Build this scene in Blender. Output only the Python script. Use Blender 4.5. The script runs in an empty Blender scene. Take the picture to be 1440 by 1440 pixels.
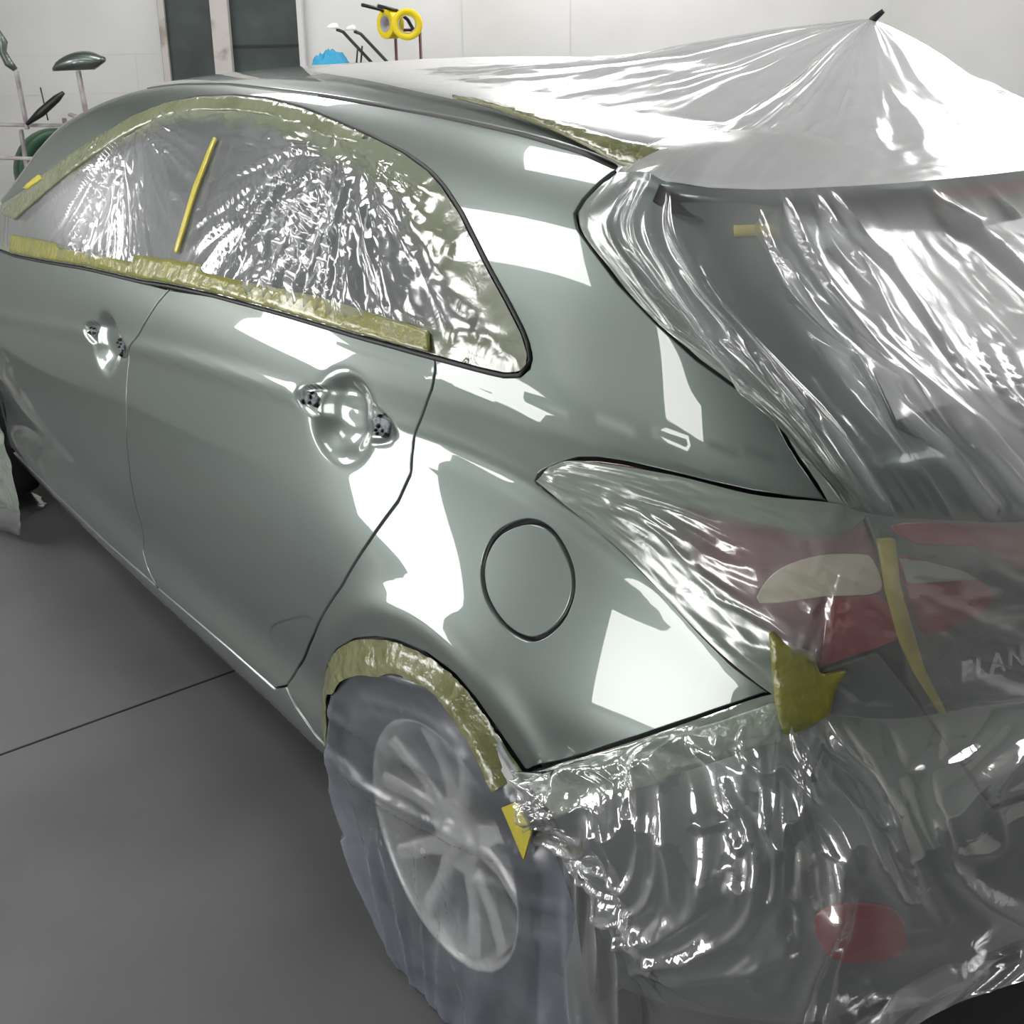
import bpy, bmesh, math, random
import numpy as np
from mathutils import Vector, Matrix
from mathutils.geometry import delaunay_2d_cdt
random.seed(4)
scene = bpy.context.scene
col = scene.collection

# ---------------------------------------------------------------- camera
CAM = np.array([1.392, -1.755, 1.531]); YAW, PIT, ROL = -.924, .309, -.019
fh = np.array([math.sin(YAW), math.cos(YAW), 0.]); rh = np.array([math.cos(YAW), -math.sin(YAW), 0.])
_f = fh*math.cos(PIT)+np.array([0, 0, -math.sin(PIT)])
_u = np.cross(rh, _f)
_r2 = rh*math.cos(ROL)+_u*math.sin(ROL); _u2 = -rh*math.sin(ROL)+_u*math.cos(ROL)
cam = bpy.data.objects.new('camera', bpy.data.cameras.new('camera')); col.objects.link(cam)
M = Matrix(((_r2[0], _u2[0], -_f[0], CAM[0]), (_r2[1], _u2[1], -_f[1], CAM[1]), (_r2[2], _u2[2], -_f[2], CAM[2]), (0, 0, 0, 1)))
cam.matrix_world = M
cam.data.sensor_width = 36.; cam.data.lens = 36.*1712/1440; cam.data.shift_y = -144/1440; cam.data.clip_start = .05
scene.camera = cam

# ---------------------------------------------------------------- world, exposure
world = bpy.data.worlds.new('world'); scene.world = world; world.use_nodes = True
world.node_tree.nodes['Background'].inputs[0].default_value = (.75, .85, 1, 1)
world.node_tree.nodes['Background'].inputs[1].default_value = .3
vs = scene.view_settings
vs.view_transform = 'Standard'; vs.look = 'None'; vs.exposure = 0.08; vs.gamma = 1; vs.use_curve_mapping = False
FLOOR = -.045
def room(s, D, z):
    p = CAM+rh*s+fh*D
    return (float(p[0]), float(p[1]), z)
ROOM_ROT = math.atan2(rh[1], rh[0])      # local x = rh (right), local y = fh (towards the back wall)
LIGHT = 12.0

# ---------------------------------------------------------------- materials
def mat(name, base, rough=.5, metal=0., coat=0., coat_rough=.02, spec=.5, emit=None, es=0.):
    m = bpy.data.materials.new(name); m.use_nodes = True; b = m.node_tree.nodes['Principled BSDF']
    b.inputs['Base Color'].default_value = (*base, 1); b.inputs['Roughness'].default_value = rough
    b.inputs['Metallic'].default_value = metal; b.inputs['Coat Weight'].default_value = coat
    b.inputs['Coat Roughness'].default_value = coat_rough; b.inputs['Specular IOR Level'].default_value = spec
    if emit:
        b.inputs['Emission Color'].default_value = (*emit, 1); b.inputs['Emission Strength'].default_value = es
    return m
def nd(m, t, **k):
    n = m.node_tree.nodes.new(t)
    for a, v in k.items(): setattr(n, a, v)
    return n
def noise_color(m, c1, c2, scale, detail=4, coord='Object', lo=.35, hi=.65):
    nt = m.node_tree; b = nt.nodes['Principled BSDF']
    tc = nd(m, 'ShaderNodeTexCoord'); n = nd(m, 'ShaderNodeTexNoise'); n.inputs['Scale'].default_value = scale; n.inputs['Detail'].default_value = detail
    r = nd(m, 'ShaderNodeValToRGB'); r.color_ramp.elements[0].position = lo; r.color_ramp.elements[1].position = hi
    r.color_ramp.elements[0].color = (*c1, 1); r.color_ramp.elements[1].color = (*c2, 1)
    nt.links.new(tc.outputs[coord], n.inputs['Vector']); nt.links.new(n.outputs[0], r.inputs[0]); nt.links.new(r.outputs[0], b.inputs['Base Color'])
    return m
def add_bump(m, scale, strength, dist=.01, detail=3, coord='Object'):
    nt = m.node_tree; b = nt.nodes['Principled BSDF']
    tc = nd(m, 'ShaderNodeTexCoord'); n = nd(m, 'ShaderNodeTexNoise'); n.inputs['Scale'].default_value = scale; n.inputs['Detail'].default_value = detail
    bp = nd(m, 'ShaderNodeBump'); bp.inputs['Strength'].default_value = strength; bp.inputs['Distance'].default_value = dist
    nt.links.new(tc.outputs[coord], n.inputs['Vector']); nt.links.new(n.outputs[0], bp.inputs['Height']); nt.links.new(bp.outputs[0], b.inputs['Normal'])
    return m
M_ = {}
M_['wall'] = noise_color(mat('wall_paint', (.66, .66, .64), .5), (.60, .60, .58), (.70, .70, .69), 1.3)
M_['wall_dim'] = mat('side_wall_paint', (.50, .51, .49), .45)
M_['ceiling'] = mat('ceiling_paint', (.62, .63, .62), .6)
M_['floor'] = noise_color(mat('floor_grey_screed', (.10, .10, .104), .5), (.092, .092, .096), (.122, .121, .123), 2.2, 6)
M_['joint'] = mat('dark_joint', (.01, .01, .012), .8)
M_['jamb'] = noise_color(mat('jamb_dirty_cream', (.5, .47, .43), .6), (.30, .27, .24), (.52, .49, .46), 9, 5, lo=.3, hi=.45)
M_['green'] = add_bump(noise_color(mat('dark_green_panel', (.03, .045, .042), .45), (.022, .035, .034), (.045, .062, .058), 6), 60, .3, .002)
M_['lamp'] = mat('lamp_diffuser', (.8, .8, .8), .5, emit=(1, .985, .97), es=LIGHT)
M_['lampframe'] = mat('lamp_frame', (.6, .6, .6), .4)
M_['paint'] = mat('car_paint_grey_green', (.124, .150, .138), .36, metal=.70, coat=1., coat_rough=.012)
M_['mount'] = noise_color(mat('handle_mount_grey', (.08, .1, .12), .4), (.02, .025, .03), (.16, .19, .21), 70)
M_['black'] = mat('black_rubber', (.008, .008, .009), .5)
M_['shell'] = mat('dark_primer', (.012, .014, .015), .7)
M_['glass'] = mat('tinted_window_glass', (.022, .03, .034), .06, coat=.6)
M_['red'] = mat('red_lens', (.27, .006, .012), .15, coat=.8)
M_['darkred'] = mat('dark_red_lens', (.12, .006, .016), .15, coat=.8)
M_['clear'] = mat('cream_clear_lens', (.50, .46, .33), .2, coat=.8)
M_['greylens'] = mat('grey_clear_lens', (.30, .32, .28), .2, coat=.8)
M_['chrome'] = mat('chrome', (.6, .6, .6), .12, metal=1)
M_['tire'] = mat('tyre_rubber', (.012, .012, .013), .7)
M_['rim'] = mat('alloy_rim', (.66, .62, .54), .3, metal=.35)
M_['rimdark'] = mat('rim_recess', (.03, .03, .035), .6)
M_['steel'] = noise_color(mat('overspray_steel', (.32, .27, .29), .5), (.24, .2, .22), (.46, .44, .43), 14)
M_['black_metal'] = mat('black_metal', (.015, .015, .016), .4)
M_['tapeyellow'] = mat('yellow_masking_tape', (.80, .62, .01), .5)
M_['core'] = mat('tape_core', (.45, .42, .44), .6)
M_['bluecloth'] = mat('blue_cloth', (.04, .30, .50), .8)
M_['hose'] = mat('green_drum', (.02, .075, .035), .4)
M_['card'] = mat('drum_core', (.30, .24, .21), .7)
M_['redrod'] = mat('red_brown_rod', (.10, .03, .03), .5)
M_['silver'] = mat('silver_plastic', (.7, .7, .7), .25, coat=.5)
M_['skin'] = mat('white_plastic', (.8, .8, .8), .3)

def tape_mat(name, c1, c2, rough=.28, scale=16, bump=.55):
    m = mat(name, c1, rough, coat=.4, coat_rough=.12)
    noise_color(m, c1, c2, scale, 5); add_bump(m, 55, bump, .006, 4)
    return m
M_['olive'] = tape_mat('overspray_olive_tape', (.105, .11, .035), (.17, .18, .08), .2, 22)
M_['bandtape'] = tape_mat('overspray_band_tape', (.12, .135, .07), (.165, .18, .11), .22, 9, .45)
M_['yolive'] = tape_mat('yellow_olive_tape', (.20, .19, .02), (.14, .15, .04))
M_['yellowtape'] = tape_mat('bright_yellow_tape', (.50, .42, .03), (.38, .35, .04), bump=.3)
M_['sprayband'] = tape_mat('overspray_film_band', (.21, .25, .20), (.28, .33, .26), .2, 12, .8)

def film_mat(name, haze_col=(.86, .87, .88), haze_gain=1., gloss=1., rough=.10, bscale=38., bstr=.5, bdist=.006, spray=(.17, .205, .17), tint=(.96, .97, .98), blur=0.):
    """clear polythene: transparent + milky haze + glossy crinkles; colour attribute 'film' R = haze, G = paint overspray"""
    m = bpy.data.materials.new(name); m.use_nodes = True; nt = m.node_tree
    for n in list(nt.nodes): nt.nodes.remove(n)
    out = nd(m, 'ShaderNodeOutputMaterial'); at = nd(m, 'ShaderNodeAttribute', attribute_name='film')
    sep = nd(m, 'ShaderNodeSeparateColor'); nt.links.new(at.outputs['Color'], sep.inputs[0])
    tc = nd(m, 'ShaderNodeTexCoord')
    no = nd(m, 'ShaderNodeTexNoise'); no.inputs['Scale'].default_value = bscale; no.inputs['Detail'].default_value = 3; no.inputs['Distortion'].default_value = .8
    nt.links.new(tc.outputs['Object'], no.inputs['Vector'])
    bp = nd(m, 'ShaderNodeBump'); bp.inputs['Strength'].default_value = bstr; bp.inputs['Distance'].default_value = bdist
    nt.links.new(no.outputs[0], bp.inputs['Height'])
    tr = nd(m, 'ShaderNodeBsdfTransparent'); tr.inputs[0].default_value = (*tint, 1)
    if blur:
        rf = nd(m, 'ShaderNodeBsdfRefraction'); rf.inputs['IOR'].default_value = 1.02; rf.inputs['Roughness'].default_value = .9; rf.inputs[0].default_value = (.50, .54, .62, 1)
        mx = nd(m, 'ShaderNodeMixShader'); mx.inputs[0].default_value = blur; nt.links.new(tr.outputs[0], mx.inputs[1]); nt.links.new(rf.outputs[0], mx.inputs[2]); tr = mx
    df = nd(m, 'ShaderNodeBsdfDiffuse'); df.inputs[0].default_value = (*haze_col, 1); nt.links.new(bp.outputs[0], df.inputs['Normal'])
    tl = nd(m, 'ShaderNodeBsdfTranslucent'); tl.inputs[0].default_value = (*haze_col, 1); nt.links.new(bp.outputs[0], tl.inputs['Normal'])
    mh = nd(m, 'ShaderNodeMixShader'); mh.inputs[0].default_value = .45; nt.links.new(df.outputs[0], mh.inputs[1]); nt.links.new(tl.outputs[0], mh.inputs[2])
    hz = nd(m, 'ShaderNodeMath', operation='MULTIPLY', use_clamp=True); hz.inputs[1].default_value = haze_gain; nt.links.new(sep.outputs[0], hz.inputs[0])
    m1 = nd(m, 'ShaderNodeMixShader'); nt.links.new(hz.outputs[0], m1.inputs[0]); nt.links.new(tr.outputs[0], m1.inputs[1]); nt.links.new(mh.outputs[0], m1.inputs[2])
    sp = nd(m, 'ShaderNodeBsdfDiffuse'); sp.inputs[0].default_value = (*spray, 1); nt.links.new(bp.outputs[0], sp.inputs['Normal'])
    n2 = nd(m, 'ShaderNodeTexNoise'); n2.inputs['Scale'].default_value = 14; n2.inputs['Detail'].default_value = 4; nt.links.new(tc.outputs['Object'], n2.inputs['Vector'])
    ma = nd(m, 'ShaderNodeMath', operation='MULTIPLY_ADD'); ma.inputs[1].default_value = 1.5; ma.inputs[2].default_value = -.75; nt.links.new(n2.outputs[0], ma.inputs[0])
    mb = nd(m, 'ShaderNodeMath', operation='ADD', use_clamp=True); nt.links.new(sep.outputs[1], mb.inputs[0])
    mg = nd(m, 'ShaderNodeMath', operation='MULTIPLY'); nt.links.new(ma.outputs[0], mg.inputs[0])
    # noise only matters where there is some overspray at all
    gt = nd(m, 'ShaderNodeMath', operation='GREATER_THAN'); gt.inputs[1].default_value = .03; nt.links.new(sep.outputs[1], gt.inputs[0])
    nt.links.new(gt.outputs[0], mg.inputs[1]); nt.links.new(mg.outputs[0], mb.inputs[1])
    m2 = nd(m, 'ShaderNodeMixShader'); nt.links.new(mb.outputs[0], m2.inputs[0]); nt.links.new(m1.outputs[0], m2.inputs[1]); nt.links.new(sp.outputs[0], m2.inputs[2])
    fr = nd(m, 'ShaderNodeLayerWeight'); fr.inputs['Blend'].default_value = .5; nt.links.new(bp.outputs[0], fr.inputs['Normal'])
    pw = nd(m, 'ShaderNodeMath', operation='POWER'); pw.inputs[1].default_value = 3.5; nt.links.new(fr.outputs['Facing'], pw.inputs[0])
    gm = nd(m, 'ShaderNodeMath', operation='MULTIPLY_ADD', use_clamp=True); gm.inputs[1].default_value = .9*gloss; gm.inputs[2].default_value = .10*gloss; nt.links.new(pw.outputs[0], gm.inputs[0])
    gl = nd(m, 'ShaderNodeBsdfGlossy'); gl.inputs['Roughness'].default_value = rough; gl.inputs[0].default_value = (1, 1, 1, 1); nt.links.new(bp.outputs[0], gl.inputs['Normal'])
    m3 = nd(m, 'ShaderNodeMixShader'); nt.links.new(gm.outputs[0], m3.inputs[0]); nt.links.new(m2.outputs[0], m3.inputs[1]); nt.links.new(gl.outputs[0], m3.inputs[2])
    nt.links.new(m3.outputs[0], out.inputs[0])
    return m
M_['film_rear'] = film_mat('clear_film_rear', bscale=20, bstr=.14, rough=.19, gloss=1.1)
M_['film_window'] = film_mat('clear_film_window', bscale=22, bstr=.18, rough=.14, gloss=.8, spray=(.15, .17, .115))
M_['film_bumper'] = film_mat('clear_film_bumper', bscale=24, bstr=.25, rough=.12, gloss=1.7)
M_['film_wheel'] = film_mat('clear_film_wheel', bscale=12, bstr=.12, rough=.26, gloss=.5, haze_col=(.62, .68, .78), blur=.55)

# ---------------------------------------------------------------- object helpers
def tag(o, label=None, cat=None, group=None, kind=None):
    if label: o['label'] = label
    if cat: o['category'] = cat
    if group: o['group'] = group
    if kind: o['kind'] = kind
    return o
def empty(name, loc, label, cat, group=None):
    o = bpy.data.objects.new(name, None); o.location = loc; col.objects.link(o); o.empty_display_size = .1
    bpy.context.view_layer.update()
    return tag(o, label, cat, group)
def link(name, me, m, parent=None, smooth=False):
    for x in (m if isinstance(m, (list, tuple)) else [m]): me.materials.append(x)
    o = bpy.data.objects.new(name, me); col.objects.link(o)
    if smooth:
        for p in me.polygons: p.use_smooth = True
    if parent is not None:
        o.parent = parent
        top = parent; loc = Vector(top.location)
        while top.parent: top = top.parent; loc = loc+Vector(top.location)
        me.transform(Matrix.Translation(-loc))
    return o
def mesh(name, V, Fc, m, parent=None, smooth=False):
    me = bpy.data.meshes.new(name); me.from_pydata([tuple(map(float, v)) for v in V], [], [tuple(int(i) for i in f) for f in Fc]); me.update()
    return link(name, me, m, parent, smooth)
def bm_obj(name, bm, m, parent=None, smooth=False):
    me = bpy.data.meshes.new(name); bm.normal_update(); bm.to_mesh(me); bm.free()
    return link(name, me, m, parent, smooth)
def box_bm(bm, c, size, rot=0., bev=0.):
    r = bmesh.ops.create_cube(bm, size=1.); vs_ = r['verts']
    for v in vs_: v.co = Vector((v.co.x*size[0], v.co.y*size[1], v.co.z*size[2]))
    if bev:
        es = list({e for v in vs_ for e in v.link_edges})
        g = bmesh.ops.bevel(bm, geom=es, offset=bev, segments=2, affect='EDGES'); vs_ = list({v for f in g['faces'] for v in f.verts} | {v for v in vs_ if v.is_valid})
    mt = Matrix.Translation(Vector(c)) @ Matrix.Rotation(rot, 4, 'Z')
    bmesh.ops.transform(bm, matrix=mt, verts=vs_)
def box(name, c, size, m, parent=None, rot=0., bev=0.):
    bm = bmesh.new(); box_bm(bm, c, size, rot, bev); return bm_obj(name, bm, m, parent)
def tube_bm(bm, pts, r, seg=8, close=False):
    pts = [Vector(p) for p in pts]; n = len(pts); rings = []
    rr = r if isinstance(r, (list, tuple)) else [r]*n
    t0 = None; nrm = None
    for i, p in enumerate(pts):
        a = pts[(i-1) % n] if (close or i > 0) else p; b = pts[(i+1) % n] if (close or i < n-1) else p
        t = (b-a).normalized()
        if nrm is None: nrm = t.orthogonal().normalized()
        else: nrm = (nrm-t*nrm.dot(t)).normalized()
        bn = t.cross(nrm)
        rings.append([bm.verts.new(p+(nrm*math.cos(k*2*math.pi/seg)+bn*math.sin(k*2*math.pi/seg))*rr[i]) for k in range(seg)])
    for i in range(n if close else n-1):
        A, B = rings[i], rings[(i+1) % n]
        for k in range(seg): bm.faces.new((A[k], A[(k+1) % seg], B[(k+1) % seg], B[k]))
    if not close: bm.faces.new(rings[0][::-1]); bm.faces.new(rings[-1])
def tube(name, pts, r, m, parent=None, seg=8, close=False):
    bm = bmesh.new(); tube_bm(bm, pts, r, seg, close); return bm_obj(name, bm, m, parent, True)
def lathe_bm(bm, prof, O, ax, seg=64, arc=None):
    """prof: (radius, along) about axis ax through O"""
    ax = Vector(ax).normalized(); e1 = ax.orthogonal().normalized(); e2 = ax.cross(e1); O = Vector(O); rings = []
    for k in range(seg):
        a = 2*math.pi*k/seg; d = e1*math.cos(a)+e2*math.sin(a)
        rings.append([bm.verts.new(O+d*r+ax*h) for r, h in prof])
    for k in range(seg):
        A, B = rings[k], rings[(k+1) % seg]
        for i in range(len(prof)-1):
            try: bm.faces.new((A[i], A[i+1], B[i+1], B[i]))
            except ValueError: pass
def lathe(name, prof, O, ax, m, parent=None, seg=64):
    bm = bmesh.new(); lathe_bm(bm, prof, O, ax, seg); bmesh.ops.remove_doubles(bm, verts=bm.verts, dist=1e-5)
    bmesh.ops.recalc_face_normals(bm, faces=bm.faces); return bm_obj(name, bm, m, parent, True)

# ---------------------------------------------------------------- noise
def _h(i, j, s):
    n = np.sin(i*127.1+j*311.7+s*74.7)*43758.5453
    return n-np.floor(n)
def vnoise(x, y, s=0):
    x = np.asarray(x, float); y = np.asarray(y, float)
    i = np.floor(x); j = np.floor(y); a = x-i; b = y-j
    a = a*a*a*(a*(a*6-15)+10); b = b*b*b*(b*(b*6-15)+10)
    return (_h(i, j, s)*(1-a)+_h(i+1, j, s)*a)*(1-b)+(_h(i, j+1, s)*(1-a)+_h(i+1, j+1, s)*a)*b
def ridge(x, y, s=0, oct=2):
    v = 0; a = 1.; t = 0
    for k in range(oct):
        v = v+a*(1-np.abs(2*vnoise(x*2**k, y*2**k, s+k)-1))**2; t += a; a *= .5
    return v/t

# ---------------------------------------------------------------- body surface (metres; x rearwards, y to the far side, z up)
def table(xs,ys,lo,hi,sig,st=.004):
    g=np.arange(lo-.3,hi+.3,st);v=np.interp(g,xs,ys)
    # linear extrapolation
    v=np.where(g<xs[0],ys[0]+(g-xs[0])*(ys[1]-ys[0])/(xs[1]-xs[0]),v)
    v=np.where(g>xs[-1],ys[-1]+(g-xs[-1])*(ys[-1]-ys[-2])/(xs[-1]-xs[-2]),v)
    n=int(4*sig/st);k=np.exp(-.5*(np.arange(-n,n+1)*st/sig)**2);k/=k.sum()
    vp=np.concatenate([v[0]+(np.arange(-n,0))*(v[1]-v[0]),v,v[-1]+np.arange(1,n+1)*(v[-1]-v[-2])])
    w=np.convolve(vp,k,'valid')
    return lambda q:np.interp(q,g,w)
SZ=[.14,.18,.23,.30,.35,.40,.47,.55,.65,.75,.85,.90,.96,1.01,1.05,1.08,1.20,1.30,1.40,1.5]
SY=[.79,.835,.862,.868,.858,.860,.876,.888,.893,.887,.874,.867,.852,.834,.815,.795,.730,.668,.595,.50]
S=table(SZ,SY,.1,1.6,.022)
SY2=[.80,.845,.868,.880,.884,.888,.896,.903,.901,.876,.848,.834,.818,.802,.786,.770,.720,.665,.595,.50]
S2=table(SZ,SY2,.1,1.6,.03)
QX=table([-.5,-.3,.1,.4],[0,0,1,1],-3.6,1,.05)
# crease strength along car: small step at zc(x)
TXx=[-3.5,-3.2,-2.6,-2.0,-1.4,-.6,-.1,.15,.35,.5,.6,.7,.85]
TXy=[.28,.12,.032,.014,.005,0,0,.012,.040,.075,.105,.150,.25]
TX=table(TXx,TXy,-3.6,1.,.06)
# greenhouse extra taper to the rear (above belt)
GX=table([-3.5,-2.6,-2.1,-1.6,-1.0,-.3,.1,.4,.7],[.05,-.05,-.07,-.055,-.02,.01,.03,.07,.13],-3.6,1,.08)
ZC=table([-3,-2.25,-1.57,-.9,-.52,-.13,.03,.13,.26,.38,.45,.55,.6],[.66,.745,.83,.895,.922,.944,.943,.937,.912,.88,.843,.775,.74],-3.2,1,.03)
def smax(a,b,k):return .5*(a+b+np.sqrt((a-b)**2+k*k))
def smin(a,b,k):return .5*(a+b-np.sqrt((a-b)**2+k*k))
RX=table([.10,.22,.30,.45,.58,.64,.70,.80,.92,1.0,1.06,1.15,1.25,1.33,1.45],
         [.66,.76,.80,.815,.805,.775,.745,.735,.730,.710,.665,.565,.460,.385,.30],.1,1.5,.02)
TP=table([-3.6,-3.2,-2.65,-2.35,-2.07,-1.75,-1.5,-1.2,-.8,-.3,.0,.25,.45,.7],
         [.70,.85,1.01,1.18,1.34,1.42,1.442,1.450,1.440,1.415,1.392,1.368,1.34,1.29],-3.6,1,.08)
ZB=table([-3,-.62,-.4,.3,.45,.62,.8],[.195,.195,.155,.155,.2,.30,.32],-3.2,1,.03)
def sidef(x,z):
    q=QX(x);w=S(z)*(1-q)+S2(z)*q-TX(x)-GX(x)*np.clip((z-1.0)/.35,0,1)
    dz=z-ZC(x)
    w=w+.004*np.exp(-(dz/.018)**2)*np.clip((.6-x)/.1,0,1)
    # pockets left by the removed door handles
    for cx,cz in ((-.265,.930),(-1.335,.846)):
        dx=x-cx;zz=z-cz
        e=(dx/.070)**2+((zz+.004)/.056)**2
        d1=.030*np.exp(-np.clip(e,0,30)**2.0*.8)
        e2=(dx/.150)**2+((zz-.004)/(.032+.004*(dx>0)))**2
        d2=.012/(1+np.exp(np.clip((e2-.85)*12,-40,40)))
        w=w-smax(d1,d2,.004)+.002
    # arch flare
    r=np.sqrt(x*x+(z-.318)**2)
    w=w+.006*np.exp(-((r-.36)/.03)**2)
    return w
def F(P):
    x,y,z=P[...,0],np.abs(P[...,1]),P[...,2]
    a=(y-sidef(x,z))*.95
    b=x-RX(z)+.11*(y/.7)**2.2
    b=b*np.where(z>1.03,.85,1)
    c=(z-TP(x)+.018*(y/.6)**2.4)*.93
    d=-3.55+.25*(y/.8)**2-x
    m=smax(a,b,.075);m=smax(m,c,.055);m=smax(m,d,.2);m=smax(m,ZB(x)-z,.02)
    return m
def grad(P,e=.003):
    g=np.stack([F(P+np.eye(3)[i]*e)-F(P-np.eye(3)[i]*e) for i in range(3)],-1)
    return g/np.linalg.norm(g,axis=-1,keepdims=True)
def march(O,D,t0=0.,t1=8.,off=0.,n=400):
    D=D/np.linalg.norm(D,axis=-1,keepdims=True)
    O=np.broadcast_to(O,D.shape).astype(float)
    t=np.full(D.shape[0],float(t0));hit=np.zeros(len(t),bool)
    lo=t.copy()
    for i in range(n):
        f=F(O+D*t[:,None])-off
        h=(f<=0)&~hit
        hit|=h
        lo=np.where(hit,lo,t)
        t=np.where(hit,t,t+np.maximum(f*.7,.002))
        if (hit|(t>t1)).all():break
    hi=t.copy()
    for i in range(30):
        m=(lo+hi)/2;f=F(O+D*m[:,None])-off
        hi=np.where(f<=0,m,hi);lo=np.where(f<=0,lo,m)
    return O+D*hi[:,None],hit

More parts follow.
